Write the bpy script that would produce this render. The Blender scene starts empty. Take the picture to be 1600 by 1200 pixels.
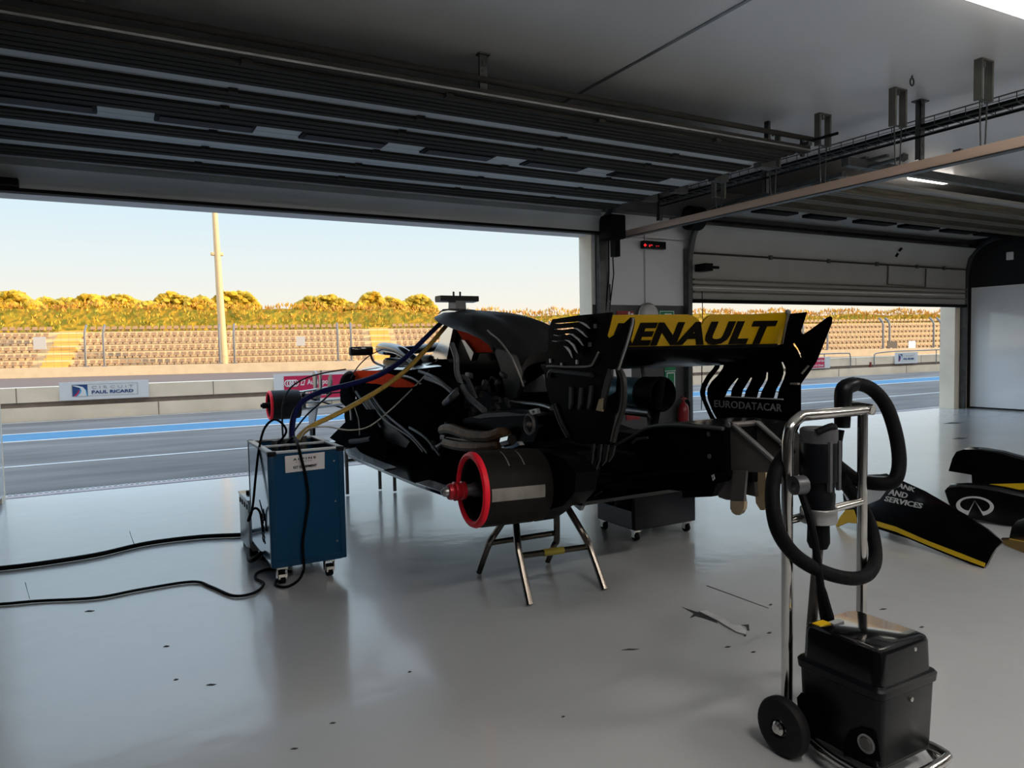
import bpy, bmesh, math, random
from mathutils import Vector, Matrix
random.seed(7)
S = bpy.context.scene
COL = S.collection
# ------------------------------------------------------------------ camera
F = 1133.16                      # focal length in pixels of the 1600x1200 frame
YAW, PITCH, ROLL = 0.50782, -0.0517, -0.01872
EYE = Vector((0, 0, 1.3))
_cy, _sy = math.cos(YAW), math.sin(YAW)
WD = Vector((_sy*math.cos(PITCH), _cy*math.cos(PITCH), math.sin(PITCH)))
_r = Vector((_cy, -_sy, 0)); _u = _r.cross(WD)
RT = _r*math.cos(ROLL) + _u*math.sin(ROLL)
UP = -_r*math.sin(ROLL) + _u*math.cos(ROLL)
cam = bpy.data.objects.new('camera', bpy.data.cameras.new('camera'))
COL.objects.link(cam)
m3 = Matrix((RT, UP, -WD)).transposed()
cam.matrix_world = Matrix.Translation(EYE) @ m3.to_4x4()
cam.data.sensor_width = 36.0
cam.data.lens = F/1600*36.0
cam.data.clip_end = 600
S.camera = cam
# ------------------------------------------------------------------ world, sun, exposure
S.view_settings.view_transform = 'Standard'
S.view_settings.look = 'None'
S.view_settings.gamma = 1.0
S.view_settings.use_curve_mapping = False
S.view_settings.exposure = 0.0
wd = bpy.data.worlds.new('sky'); S.world = wd; wd.use_nodes = True
nt = wd.node_tree; nt.nodes.clear()
wo = nt.nodes.new('ShaderNodeOutputWorld'); bg = nt.nodes.new('ShaderNodeBackground')
tc = nt.nodes.new('ShaderNodeTexCoord'); sp = nt.nodes.new('ShaderNodeSeparateXYZ')
rp = nt.nodes.new('ShaderNodeValToRGB')
nt.links.new(tc.outputs['Generated'], sp.inputs[0]); nt.links.new(sp.outputs['Z'], rp.inputs[0])
nt.links.new(rp.outputs[0], bg.inputs[0]); nt.links.new(bg.outputs[0], wo.inputs[0])
el = rp.color_ramp.elements
el[0].position = 0.0; el[0].color = (0.98, 0.88, 0.68, 1)
el[1].position = 1.0; el[1].color = (1.25, 1.75, 2.35, 1)
for p_, c_ in ((0.05, (0.96, 0.92, 0.80, 1)), (0.11, (0.84, 0.91, 0.90, 1)), (0.19, (0.68, 0.87, 0.97, 1)), (0.30, (0.78, 1.0, 1.15, 1)), (0.5, (1.22, 1.62, 2.05, 1))):
    e = el.new(p_); e.color = c_
# the sky around the low sun, behind the building, is brighter and warmer
my = nt.nodes.new('ShaderNodeMapRange'); my.inputs[1].default_value = 0.1; my.inputs[2].default_value = -1.0; my.inputs[3].default_value = 0.0; my.inputs[4].default_value = 1.0
ad = nt.nodes.new('ShaderNodeMix'); ad.data_type = 'RGBA'; ad.blend_type = 'ADD'; ad.inputs[7].default_value = (2.4, 1.75, 1.05, 1)
nt.links.new(sp.outputs['Y'], my.inputs[0]); nt.links.new(my.outputs[0], ad.inputs[0]); nt.links.new(rp.outputs[0], ad.inputs[6]); nt.links.new(ad.outputs[2], bg.inputs[0])
bg.inputs[1].default_value = 1.0
sun = bpy.data.objects.new('sun', bpy.data.lights.new('sun', 'SUN')); COL.objects.link(sun)
sun.data.energy = 10.0; sun.data.color = (1.0, 0.66, 0.30); sun.data.angle = 0.01
sun.rotation_euler = Vector((-0.84, 0.47, -0.25)).to_track_quat('-Z', 'Y').to_euler()
sun.location = (0, -20, 14)

# ------------------------------------------------------------------ helpers
def ray(x, y): return WD + RT*((x-800)/F) - UP*((y-600)/F)
def at(x, y, X=None, Y=None, Z=None):
    d = ray(x, y)
    if X is not None: k = (X-EYE.x)/d.x
    elif Y is not None: k = (Y-EYE.y)/d.y
    else: k = (Z-EYE.z)/d.z
    return EYE + d*k
def onplane(x, y, p0, n):
    d = ray(x, y); return EYE + d*((p0-EYE).dot(n)/d.dot(n))
def V(*a): return Vector(a)
def cat(pts, n=6, closed=False):
    pts = [Vector(p) for p in pts]; N = len(pts)
    if N < 3 and not closed: return pts
    out = []
    for i in range(N if closed else N-1):
        if closed: a, b, c, d = pts[i-1], pts[i], pts[(i+1) % N], pts[(i+2) % N]
        else: a, b, c, d = pts[max(i-1, 0)], pts[i], pts[i+1], pts[min(i+2, N-1)]
        for k in range(n):
            t = k/n
            out.append(0.5*((2*b) + (c-a)*t + (2*a-5*b+4*c-d)*t*t + (3*b-a-3*c+d)*t**3))
    if not closed: out.append(pts[-1])
    return out
def rootloc(p):
    while p.parent: p = p.parent
    return p.location.copy()
class MB:
    def __init__(s): s.bm = bmesh.new()
    def box(s, c, size, rz=0, bev=0, rx=0, ry=0):
        mt = Matrix.Translation(Vector(c)) @ Matrix.Rotation(rz, 4, 'Z') @ Matrix.Rotation(ry, 4, 'Y') @ Matrix.Rotation(rx, 4, 'X') @ Matrix.Diagonal((size[0], size[1], size[2], 1))
        g = bmesh.ops.create_cube(s.bm, size=1, matrix=mt)
        if bev:
            es = list({e for v in g['verts'] for e in v.link_edges})
            bmesh.ops.bevel(s.bm, geom=es, offset=bev, segments=2, affect='EDGES', profile=0.5)
        return s
    def bx(s, x0, x1, y0, y1, z0, z1, bev=0):
        return s.box(((x0+x1)/2, (y0+y1)/2, (z0+z1)/2), (abs(x1-x0), abs(y1-y0), abs(z1-z0)), bev=bev)
    def loft(s, rings, closed=True, cap=True):
        vs = [[s.bm.verts.new(p) for p in r] for r in rings]
        n = len(vs[0])
        for a, b in zip(vs, vs[1:]):
            for i in range(n if closed else n-1):
                j = (i+1) % n
                try: s.bm.faces.new((a[i], a[j], b[j], b[i]))
                except ValueError: pass
        if cap and closed:
            for r in (vs[0], vs[-1]):
                try: s.bm.faces.new(r)
                except ValueError: pass
        return s
    def tube(s, pts, r, seg=8, closed=False):
        pts = [Vector(p) for p in pts]; N = len(pts); rings = []
        rr = r if isinstance(r, (list, tuple)) else [r]*N
        nrm = None
        for i, p in enumerate(pts):
            t = (pts[(i+1) % N]-pts[i-1]) if closed else (pts[min(i+1, N-1)]-pts[max(i-1, 0)])
            if t.length < 1e-9: t = V(0, 0, 1)
            t.normalize()
            if nrm is None: nrm = t.orthogonal().normalized()
            else:
                nrm = nrm - t*nrm.dot(t)
                nrm = nrm.normalized() if nrm.length > 1e-6 else t.orthogonal().normalized()
            b = t.cross(nrm)
            rings.append([p + (nrm*math.cos(2*math.pi*k/seg) + b*math.sin(2*math.pi*k/seg))*rr[i] for k in range(seg)])
        if closed: rings.append(rings[0]); return s.loft(rings, cap=False)
        return s.loft(rings)
    def lathe(s, prof, o, ax, seg=32):
        o = Vector(o); ax = Vector(ax).normalized(); a = ax.orthogonal().normalized(); b = ax.cross(a)
        return s.loft([[o + ax*h + (a*math.cos(2*math.pi*k/seg) + b*math.sin(2*math.pi*k/seg))*r for k in range(seg)] for r, h in prof], cap=False)
    def cyl(s, a, b, r, seg=16): return s.tube([a, b], r, seg)
    def ball(s, c, r, sub=2, sc=(1, 1, 1), jit=0):
        g = bmesh.ops.create_icosphere(s.bm, subdivisions=sub, radius=1)
        for v in g['verts']:
            k = r*(1+random.uniform(-jit, jit)); v.co = Vector(c) + Vector((v.co.x*sc[0], v.co.y*sc[1], v.co.z*sc[2]))*k
        return s
    def quad(s, *p): s.bm.faces.new([s.bm.verts.new(q) for q in p]); return s
    def prism(s, pts, ext):
        ext = Vector(ext); a = [s.bm.verts.new(p) for p in pts]; b = [s.bm.verts.new(Vector(p)+ext) for p in pts]; n = len(a)
        s.bm.faces.new(a); s.bm.faces.new(b)
        for i in range(n): s.bm.faces.new((a[i], a[(i+1) % n], b[(i+1) % n], b[i]))
        return s
    def _curve(s, cu, fn):
        ob = bpy.data.objects.new('tmp', cu); COL.objects.link(ob)
        dg = bpy.context.evaluated_depsgraph_get(); ev = ob.evaluated_get(dg); me = ev.to_mesh()
        vs = [s.bm.verts.new(fn(v.co)) for v in me.vertices]
        for p in me.polygons:
            try: s.bm.faces.new([vs[i] for i in p.vertices])
            except ValueError: pass
        ev.to_mesh_clear(); bpy.data.objects.remove(ob); bpy.data.curves.remove(cu)
    def plate(s, outer, holes, fn, nrm, thick, uv=0.01):
        """outline with holes given on a plane; fn maps an outline point to the place, nrm*thick is its thickness"""
        cu = bpy.data.curves.new('tmp', 'CURVE'); cu.dimensions = '2D'; cu.fill_mode = 'BOTH'; cu.extrude = 0.5
        for ring in [outer]+list(holes):
            spl = cu.splines.new('POLY'); spl.points.add(len(ring)-1); spl.use_cyclic_u = True
            for q, p in zip(spl.points, ring): q.co = (p[0]*uv, p[1]*uv, 0, 1)
        nrm = Vector(nrm)
        s._curve(cu, lambda c: Vector(fn(c.x/uv, c.y/uv)) + nrm*(thick*(0.5+c.z)))
        return s
    def text(s, txt, fn, thick_vec, bold=0.0, shear=0.0, space=1.0):
        """fn maps u,v in 0..1 of the lettering's box to a place"""
        cu = bpy.data.curves.new('tmp', 'FONT'); cu.body = txt; cu.extrude = 0.5; cu.offset = bold; cu.shear = shear; cu.space_character = space; cu.resolution_u = 3
        ob = bpy.data.objects.new('tmp', cu); COL.objects.link(ob)
        dg = bpy.context.evaluated_depsgraph_get(); ev = ob.evaluated_get(dg); me = ev.to_mesh()
        xs = [v.co.x for v in me.vertices]; ys = [v.co.y for v in me.vertices]
        x0, x1, y0, y1 = min(xs), max(xs), min(ys), max(ys); tv = Vector(thick_vec)
        vs = [s.bm.verts.new(Vector(fn((v.co.x-x0)/(x1-x0), (v.co.y-y0)/(y1-y0))) + tv*(0.5+v.co.z)) for v in me.vertices]
        for p in me.polygons:
            try: s.bm.faces.new([vs[i] for i in p.vertices])
            except ValueError: pass
        ev.to_mesh_clear(); bpy.data.objects.remove(ob); bpy.data.curves.remove(cu)
        return s
    def build(s, name, mat, parent=None, base=None, ang=35, weld=True):
        if weld: bmesh.ops.remove_doubles(s.bm, verts=s.bm.verts, dist=1e-5)
        bmesh.ops.recalc_face_normals(s.bm, faces=s.bm.faces)
        off = rootloc(parent) if parent else (Vector(base) if base is not None else V(0, 0, 0))
        if off.length: bmesh.ops.translate(s.bm, verts=s.bm.verts, vec=-off)
        me = bpy.data.meshes.new(name); s.bm.to_mesh(me); s.bm.free()
        me.shade_smooth(); me.set_sharp_from_angle(angle=math.radians(ang))
        me.materials.append(mat)
        o = bpy.data.objects.new(name, me); COL.objects.link(o)
        if parent: o.parent = parent
        else: o.location = off
        return o
def tag(o, label, cat_, group=None):
    o['label'] = label; o['category'] = cat_
    if group: o['group'] = group
    return o
def thing(name, label, cat_, loc, group=None):
    o = bpy.data.objects.new(name, None); COL.objects.link(o); o.location = loc; o.empty_display_size = 0.1
    return tag(o, label, cat_, group)
def struct(o): o['kind'] = 'structure'; return o
def quadmap(tl, tr, bl, br, plane):
    """maps u,v inside a four-cornered patch of the photograph on to a plane"""
    def fn(u, v):
        x = (tl[0]*(1-u)+tr[0]*u)*v + (bl[0]*(1-u)+br[0]*u)*(1-v); y = (tl[1]*(1-u)+tr[1]*u)*v + (bl[1]*(1-u)+br[1]*u)*(1-v)
        return plane(x, y)
    return fn
def PX(X): return lambda x, y: at(x, y, X=X)
def PY(Y): return lambda x, y: at(x, y, Y=Y)
def PZ(Z): return lambda x, y: at(x, y, Z=Z)
def sm(pts, n=4): return [(p.x, p.y) for p in cat([(a, b, 0) for a, b in pts], n, True)]

# ------------------------------------------------------------------ materials
def mat(name, col, rough=0.5, metal=0.0, spec=0.5, coat=0.0, noise=0.0, nscale=8.0, bump=0.0, bscale=None, rvar=0.0, emit=0.0, trans=0.0, col2=None, stretch=None, coatr=0.05, soft=0.15):
    m = bpy.data.materials.new(name); m.use_nodes = True; t = m.node_tree; b = t.nodes['Principled BSDF']
    b.inputs['Base Color'].default_value = (*col, 1); b.inputs['Roughness'].default_value = rough; b.inputs['Metallic'].default_value = metal
    b.inputs['Specular IOR Level'].default_value = spec; b.inputs['Coat Weight'].default_value = coat; b.inputs['Coat Roughness'].default_value = coatr
    b.inputs['Transmission Weight'].default_value = trans
    if emit: b.inputs['Emission Color'].default_value = (*col, 1); b.inputs['Emission Strength'].default_value = emit
    g = t.nodes.new('ShaderNodeNewGeometry'); mp = t.nodes.new('ShaderNodeMapping'); t.links.new(g.outputs['Position'], mp.inputs[0])
    if stretch: mp.inputs['Scale'].default_value = stretch
    nz = t.nodes.new('ShaderNodeTexNoise'); nz.inputs['Scale'].default_value = nscale; nz.inputs['Detail'].default_value = 5; t.links.new(mp.outputs[0], nz.inputs['Vector'])
    mx = t.nodes.new('ShaderNodeMix'); mx.data_type = 'RGBA'
    c2 = col2 or tuple(max(0, c*(1-noise)) for c in col)
    mx.inputs[6].default_value = (*col, 1); mx.inputs[7].default_value = (*c2, 1)
    cr = t.nodes.new('ShaderNodeMapRange'); cr.inputs[1].default_value = 0.5-soft; cr.inputs[2].default_value = 0.5+soft
    t.links.new(nz.outputs[0], cr.inputs[0]); t.links.new(cr.outputs[0], mx.inputs[0]); t.links.new(mx.outputs[2], b.inputs['Base Color'])
    if rvar:
        mr = t.nodes.new('ShaderNodeMapRange'); mr.inputs[1].default_value = 0.3; mr.inputs[2].default_value = 0.7; mr.inputs[3].default_value = max(0.02, rough-rvar); mr.inputs[4].default_value = rough+rvar
        t.links.new(nz.outputs[0], mr.inputs[0]); t.links.new(mr.outputs[0], b.inputs['Roughness'])
    if bump:
        n2 = t.nodes.new('ShaderNodeTexNoise'); n2.inputs['Scale'].default_value = bscale or nscale*3; n2.inputs['Detail'].default_value = 4; t.links.new(mp.outputs[0], n2.inputs['Vector'])
        bp = t.nodes.new('ShaderNodeBump'); bp.inputs['Strength'].default_value = bump; bp.inputs['Distance'].default_value = 0.02
        t.links.new(n2.outputs[0], bp.inputs['Height']); t.links.new(bp.outputs[0], b.inputs['Normal'])
        if coat: t.links.new(bp.outputs[0], b.inputs['Coat Normal'])
    return m
M = {}
M['floor'] = mat('painted_concrete_floor', (0.54, 0.56, 0.575), 0.27, spec=0.6, coat=0.6, noise=0.16, nscale=0.9, bump=0.14, bscale=4, coatr=0.12, soft=0.32)
M['ceil'] = mat('ceiling_paint', (0.74, 0.74, 0.75), 0.30, spec=0.6, noise=0.05, nscale=0.8)
M['wallw'] = mat('white_wall_paint', (0.62, 0.62, 0.64), 0.55, noise=0.05, nscale=2)
M['walld'] = mat('dark_grey_wall_paint', (0.055, 0.055, 0.06), 0.45, noise=0.15, nscale=3)
M['panelw'] = mat('glossy_white_panel', (0.90, 0.92, 0.93), 0.10, coat=0.6, noise=0.03, nscale=0.7)
M['blackwall'] = mat('black_wall_paint', (0.006, 0.006, 0.007), 0.6, noise=0.3)
M['concrete'] = mat('pale_concrete', (0.90, 0.78, 0.62), 0.85, noise=0.14, nscale=1.6, bump=0.2)
M['concrete2'] = mat('warm_concrete', (0.50, 0.42, 0.31), 0.85, noise=0.12, nscale=2)
M['asphalt'] = mat('asphalt', (0.225, 0.205, 0.195), 0.8, spec=0.3, noise=0.36, nscale=1.2, bump=0.3, bscale=60, stretch=(0.35, 1.6, 1))
M['track'] = mat('brownish_track_asphalt', (0.10, 0.075, 0.068), 0.8, noise=0.15)
M['linew'] = mat('white_road_paint', (0.70, 0.70, 0.70), 0.6, noise=0.2, nscale=4)
M['lineb'] = mat('blue_road_paint', (0.025, 0.195, 0.38), 0.6, noise=0.12, nscale=3)
M['kerbpink'] = mat('faded_pink_kerb', (0.52, 0.42, 0.42), 0.6, noise=0.25, nscale=3)
M['drain'] = mat('grey_drain_grille', (0.40, 0.40, 0.40), 0.5, noise=0.3)
M['doorp'] = mat('grey_door_panel', (0.50, 0.53, 0.54), 0.5, noise=0.08, nscale=1.5)
M['doorp2'] = mat('warm_grey_door_panel', (0.34, 0.33, 0.31), 0.5, noise=0.10, nscale=1.5)
M['bar'] = mat('dark_steel_strut', (0.050, 0.046, 0.041), 0.8, spec=0.1, noise=0.4, nscale=5, stretch=(0.3, 4, 4))
M['bar2'] = mat('galvanised_strut', (0.17, 0.15, 0.11), 0.5, metal=0.4, noise=0.4, nscale=5, stretch=(0.3, 4, 4))
M['galv'] = mat('galvanised_steel', (0.30, 0.32, 0.32), 0.4, metal=0.7, noise=0.25, nscale=9)
M['galvd'] = mat('dull_dark_steel', (0.10, 0.105, 0.105), 0.45, metal=0.6, noise=0.3, nscale=9)
M['beige'] = mat('beige_trunking', (0.68, 0.50, 0.39), 0.5, noise=0.08, nscale=2, stretch=(6, .3, 6))
M['olive'] = mat('olive_zinc_bracket', (0.15, 0.15, 0.13), 0.5, metal=0.4, noise=0.2)
M['chrome'] = mat('polished_steel', (0.62, 0.60, 0.57), 0.14, metal=1.0, noise=0.08, nscale=6)
M['steel'] = mat('bronzed_steel_tube', (0.17, 0.15, 0.13), 0.25, metal=1.0, noise=0.2, nscale=12)
M['black'] = mat('dark_gloss_paint', (0.004, 0.004, 0.005), 0.25, spec=0.02, noise=0.3, nscale=3)
M['gloss'] = mat('polished_black_paint', (0.003, 0.003, 0.004), 0.14, spec=0.45, coat=0.35, noise=0.3, nscale=3)
M['carbon'] = mat('dark_carbon_fibre', (0.006, 0.006, 0.007), 0.5, spec=0.025, noise=0.4, nscale=30)
M['satin'] = mat('satin_black_cover', (0.020, 0.0195, 0.0195), 0.45, spec=0.3, noise=0.3, nscale=6, bump=0.08, bscale=20)
M['drum'] = mat('matt_carbon_drum', (0.016, 0.014, 0.013), 0.55, spec=0.12, noise=0.35, nscale=10, bump=0.1)
M['rubber'] = mat('black_rubber', (0.005, 0.005, 0.006), 0.6, spec=0.08, noise=0.4, nscale=14, bump=0.15)
M['plast'] = mat('black_plastic', (0.004, 0.005, 0.007), 0.32, spec=0.18, noise=0.2, nscale=9)
M['red'] = mat('bright_red_paint', (1.0, 0.010, 0.035), 0.45, spec=0.3, noise=0.12, nscale=20)
M['nut'] = mat('red_anodised_nut', (0.42, 0.012, 0.022), 0.3, metal=0.3, noise=0.2)
M['orange'] = mat('orange_red_paint', (1.0, 0.05, 0.0), 0.7, spec=0.03, noise=0.12, nscale=10)
M['yellow'] = mat('yellow_wing_paint', (0.37, 0.225, 0.0), 0.4, spec=0.2, noise=0.05, nscale=6)
M['ystripe'] = mat('yellow_stripe', (0.72, 0.46, 0.015), 0.3, noise=0.06)
M['letk'] = mat('black_lettering', (0.006, 0.005, 0.004), 0.6, spec=0.03, noise=0.2)
M['letw'] = mat('pale_grey_lettering', (0.55, 0.56, 0.58), 0.45, noise=0.05)
M['letg'] = mat('grey_lettering', (0.20, 0.20, 0.205), 0.5, noise=0.05)
M['brown'] = mat('heat_stained_pipe', (0.15, 0.085, 0.045), 0.5, metal=0.6, noise=0.6, nscale=14, bump=0.2)
M['heat'] = mat('blued_exhaust', (0.014, 0.035, 0.045), 0.3, spec=0.5, noise=0.8, nscale=5, col2=(0.025, 0.012, 0.02))
M['heatb'] = mat('blue_heat_band', (0.07, 0.26, 0.33), 0.3, metal=0.3, spec=0.6, noise=0.5, nscale=6)
M['alu'] = mat('bare_aluminium', (0.42, 0.42, 0.42), 0.35, metal=0.9, noise=0.2, nscale=10)
M['strap'] = mat('grey_tape_band', (0.30, 0.28, 0.26), 0.5, metal=0.3, noise=0.25, nscale=15)
M['greyhose'] = mat('grey_braided_hose', (0.13, 0.14, 0.15), 0.45, noise=0.3, nscale=60)
M['white'] = mat('white_gloss_paint', (0.70, 0.72, 0.75), 0.25, coat=0.3, noise=0.05)
M['bracket'] = mat('brownish_grey_bracket', (0.11, 0.10, 0.097), 0.45, metal=0.4, noise=0.15, nscale=7)
M['tan'] = mat('tan_paddle', (0.36, 0.28, 0.17), 0.55, noise=0.2)
M['bluecab'] = mat('blue_cabinet_paint', (0.002, 0.052, 0.130), 0.4, spec=0.15, noise=0.06, nscale=3)
M['bluedge'] = mat('blue_edge_profile', (0.003, 0.045, 0.11), 0.35, spec=0.2, noise=0.06)
M['greybox'] = mat('pale_grey_metal', (0.46, 0.48, 0.50), 0.35, metal=0.2, noise=0.08)
M['paper'] = mat('white_label', (0.72, 0.71, 0.73), 0.5, noise=0.03)
M['hblue'] = mat('navy_hose', (0.006, 0.009, 0.075), 0.45, spec=0.2, noise=0.2, nscale=30)
M['hyel'] = mat('ochre_hose', (0.50, 0.32, 0.06), 0.45, noise=0.2, nscale=30)
M['cwhite'] = mat('pale_cable', (0.50, 0.48, 0.42), 0.5, noise=0.1)
M['navy'] = mat('dark_navy_metal', (0.004, 0.006, 0.014), 0.35, spec=0.3, noise=0.2)
M['toolgrey'] = mat('dark_grey_metal', (0.09, 0.09, 0.10), 0.4, metal=0.3, noise=0.2)
M['green'] = mat('safety_green', (0.004, 0.20, 0.075), 0.5, noise=0.08)
M['exred'] = mat('extinguisher_red', (0.22, 0.003, 0.009), 0.3, coat=0.2, noise=0.08)
M['signred'] = mat('sign_red', (0.55, 0.012, 0.08), 0.5, noise=0.04)
M['signw'] = mat('sign_white', (0.72, 0.74, 0.78), 0.5, noise=0.04, nscale=3)
M['signb'] = mat('sign_dark_blue', (0.010, 0.055, 0.20), 0.5, noise=0.04)
M['signc'] = mat('sign_cyan', (0.01, 0.32, 0.62), 0.5, noise=0.04)
M['signg'] = mat('sign_grey', (0.40, 0.41, 0.43), 0.5, noise=0.04)
M['seat'] = mat('beige_seat_plastic', (0.29, 0.185, 0.10), 0.6, noise=0.15, nscale=3)
M['stand'] = mat('grandstand_concrete', (0.64, 0.48, 0.29), 0.8, noise=0.1, nscale=2)
M['stairs'] = mat('ochre_stair', (0.66, 0.38, 0.09), 0.8, noise=0.1, nscale=2)
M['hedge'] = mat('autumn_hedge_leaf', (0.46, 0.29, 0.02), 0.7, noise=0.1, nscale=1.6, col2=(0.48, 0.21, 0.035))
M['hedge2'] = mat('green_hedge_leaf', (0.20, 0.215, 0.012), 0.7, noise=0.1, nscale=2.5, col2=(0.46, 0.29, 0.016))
M['pine'] = mat('golden_pine_needles', (0.45, 0.28, 0.008), 0.75, noise=0.1, nscale=1.4, col2=(0.26, 0.21, 0.01))
M['bark'] = mat('bark', (0.14, 0.08, 0.04), 0.9, noise=0.4)
M['mast'] = mat('cream_mast', (0.46, 0.36, 0.22), 0.5, noise=0.06)
M['fence'] = mat('fence_steel', (0.16, 0.17, 0.19), 0.5, metal=0.4, noise=0.15)
M['tube'] = mat('lit_lamp_diffuser', (1.0, 0.93, 0.85), 0.4, emit=8.0)
M['fill_tube'] = mat('fill_lamp_diffuser', (1.0, 0.93, 0.85), 0.4, emit=85.0)  # strong diffuser for the added, unseen fill lamps
M['pane'] = mat('dark_window_pane', (0.006, 0.007, 0.008), 0.5, spec=0.1, noise=0.2)
M['silver'] = mat('bright_silver_finish', (0.85, 0.87, 0.90), 0.18, metal=0.85, noise=0.03)  # mirror-like silver; on the nose top it stands in for reflected sky
M['jointm'] = mat('brown_wall_joint', (0.20, 0.15, 0.125), 0.8, noise=0.2)
M['matt'] = mat('dead_black_panel', (0.006, 0.006, 0.007), 0.6, spec=0.0, noise=0.3, nscale=12)
M['led'] = mat('red_led_digits', (1.0, 0.02, 0.03), 0.4, emit=0.7)
M['bulk'] = mat('frosted_lamp_glass', (0.55, 0.54, 0.52), 0.3, noise=0.05)
M['tyre'] = mat('solid_rubber_tyre', (0.010, 0.010, 0.011), 0.6, spec=0.2, noise=0.3, nscale=12)
M['earth'] = mat('dry_ground', (0.36, 0.28, 0.14), 0.9, noise=0.3, nscale=0.4)
M['mirror'] = mat('mirror_glass', (0.02, 0.015, 0.015), 0.08, metal=0.2, noise=0.1)
M['crack'] = mat('bare_concrete_scar', (0.035, 0.035, 0.04), 0.8, noise=0.3, nscale=20)
M['flake'] = mat('lifted_paint_flake', (0.55, 0.56, 0.57), 0.35, noise=0.15, nscale=20)

# ================================================================== THE ROOM
YI, YO = 7.68, 7.95           # inner and outer face of the front wall
XL, XR, YB, ZC = -0.86, 13.95, -5.5, 3.4
D1a, D1b, D2a, D2b = XL, 5.48, 7.19, 13.58
ZL = 2.71
struct(MB().bx(-8, 40, YB-.2, 8.16, -0.3, 0.0).build('floor', M['floor']))
struct(MB().bx(XL-.3, XR+.3, YB-.2, YO, ZC, ZC+.25).build('ceiling', M['ceil']))
# the floor above, whose mass shades the pit lane
struct(MB().bx(-60, 200, -16, YO, ZC+.3, 14.0).build('trim_6', M['concrete']))
o = struct(MB().bx(D1a-.3, D2b+.9, YI, YO, ZL, ZC+.02).build('wall_front', M['wallw']))
struct(o)
col = struct(MB().bx(D1b, D2a, YI, YO, 1.82, ZL+.01).build('wall_front', M['wallw']))
struct(MB().bx(D1b, D2a, YI, YO, 0, 1.82).build('wall_front', M['walld']))
struct(MB().bx(D2b, XR+.35, YI, YO, 0, ZL+.01).build('wall_front', M['concrete']))
struct(MB().bx(D1b-.012, D1b-.001, YI, YO, 0, ZL).build('trim_1', M['concrete']))
struct(MB().bx(-60, D1a, YI+.01, YO, 0, ZC+.3).build('wall_left', M['concrete']))
struct(MB().bx(XR+.36, 200, YI+.01, YO, 0, ZC+.3).build('wall_right', M['concrete']))
struct(MB().bx(XL-.1, XL, 6.7, 7.86, 0.06, 2.3).build('wall_left', M['panelw']))
struct(MB().bx(XL-.2, XL-.1, YB, 7.86, 0, ZC).build('wall_left', M['blackwall']))
struct(MB().bx(XR, XR+.12, YB, 7.60, 0.03, 2.22, bev=.004).build('wall_right', M['panelw']))
struct(MB().bx(XR+.04, XR+.3, YB, YI, 0, ZC).build('wall_right', M['blackwall']))
struct(MB().bx(XL-.3, XR+.3, YB-.2, YB, 0, ZC).build('wall_back', M['walld']))
# seams in the ceiling lining
mb = MB()
mb.bx(3.515, 3.545, 1.0, 5.45, ZC-.006, ZC+.01)
mb.bx(7.0, 7.02, 1.0, 5.45, ZC-.004, ZC+.01)
struct(mb.build('trim_2', M['galv']))
mb = MB().bx(XL, XR, YI-.16, YI, ZL+.30, ZC)          # dark seal and box above the door heads
struct(mb.build('trim_3', M['walld']))

# ---- overhead sectional door of the left opening (open, lying under the ceiling)
door1 = bpy.data.objects.new('door_1', None); COL.objects.link(door1); door1.location = (2.3, 6, 3.0); struct(door1)
x0, x1 = D1a+.06, 5.52
mb = MB(); ya, yb = at(0, 24, Z=3.02).y, at(0, 243, Z=3.0).y
nP = 6
ys = [ya] + [at(0, y, Z=3.0).y for y in (84, 117, 155, 190, 221)] + [yb-.12]
for a, b in zip(ys, ys[1:]): mb.bx(x0, x1, a+.004, b-.004, 3.0, 3.045)
mb.build('door_panel', M['doorp'], door1)
# curved lowest leaf that hangs at the door head
prof = [(yb-.12, 3.0), (yb-.02, 2.985), (7.50, 2.92), (7.555, 2.84), (7.56, 2.73)]
prof2 = [(yb-.12, 3.04), (yb, 3.025), (7.53, 2.95), (7.60, 2.85), (7.605, 2.73)]
mb = MB().loft([[V(x, y, z) for y, z in prof+prof2[::-1]] for x in (x0, x1)])
mb.build('door_panel', M['doorp'], door1)
MB().bx(x0, x1, 7.54, 7.62, 2.705, 2.735).build('rubber_seal', M['rubber'], door1)
MB().bx(x0-.05, x0+.2, 7.45, 7.6, 2.74, 2.80).build('corner_bracket', M['rubber'], door1)
bars = [(36, 75), (90, 112), (123, 147), (168, 184), (198, 217), (226, 241)]
for i, (a, b) in enumerate(bars):
    Ya, Yb = at(0, a, Z=2.985).y, at(0, b, Z=2.985).y
    mb = MB(); w = (Yb-Ya)
    mb.bx(x0, x1-.02, Ya, Yb, 2.992, 3.0)
    for k in range(3 if i else 5):
        n = 3 if i else 5
        mb.bx(x0, x1-.03, Ya+w*(k+.12)/n, Ya+w*(k+.85)/n, 2.982, 2.995)
    mb.build('strut', M['bar'], door1)
    for X in (.75, 2.05, 3.3, 4.5):
        MB().bx(X, X+.06, Ya-.03, Ya+.03, 2.974, 3.0).build('hinge', M['bar'], door1)

for i, (xa, xb) in enumerate(((-40, 152), (241, 398), (470, 603), (664, 773), (825, 918), (965, 1050))):
    ym = 153 + (268-153)*((xa+xb)/2-60)/(950)
    A = at(xa, ym, Z=2.99); B = at(xb, ym+ (xb-xa)*.12, Z=2.99)
    yw = at(0, 153, Z=2.99).y
    mb = MB().bx(max(A.x, x0+.02), B.x, yw-.10, yw+.10, 2.985, 3.01, bev=.01)
    w = mb.build('window', M['rubber'], door1)
    MB().bx(max(A.x, x0+.02)+.03, B.x-.03, yw-.07, yw+.07, 2.978, 2.987).build('pane', M['pane'], w)
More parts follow.
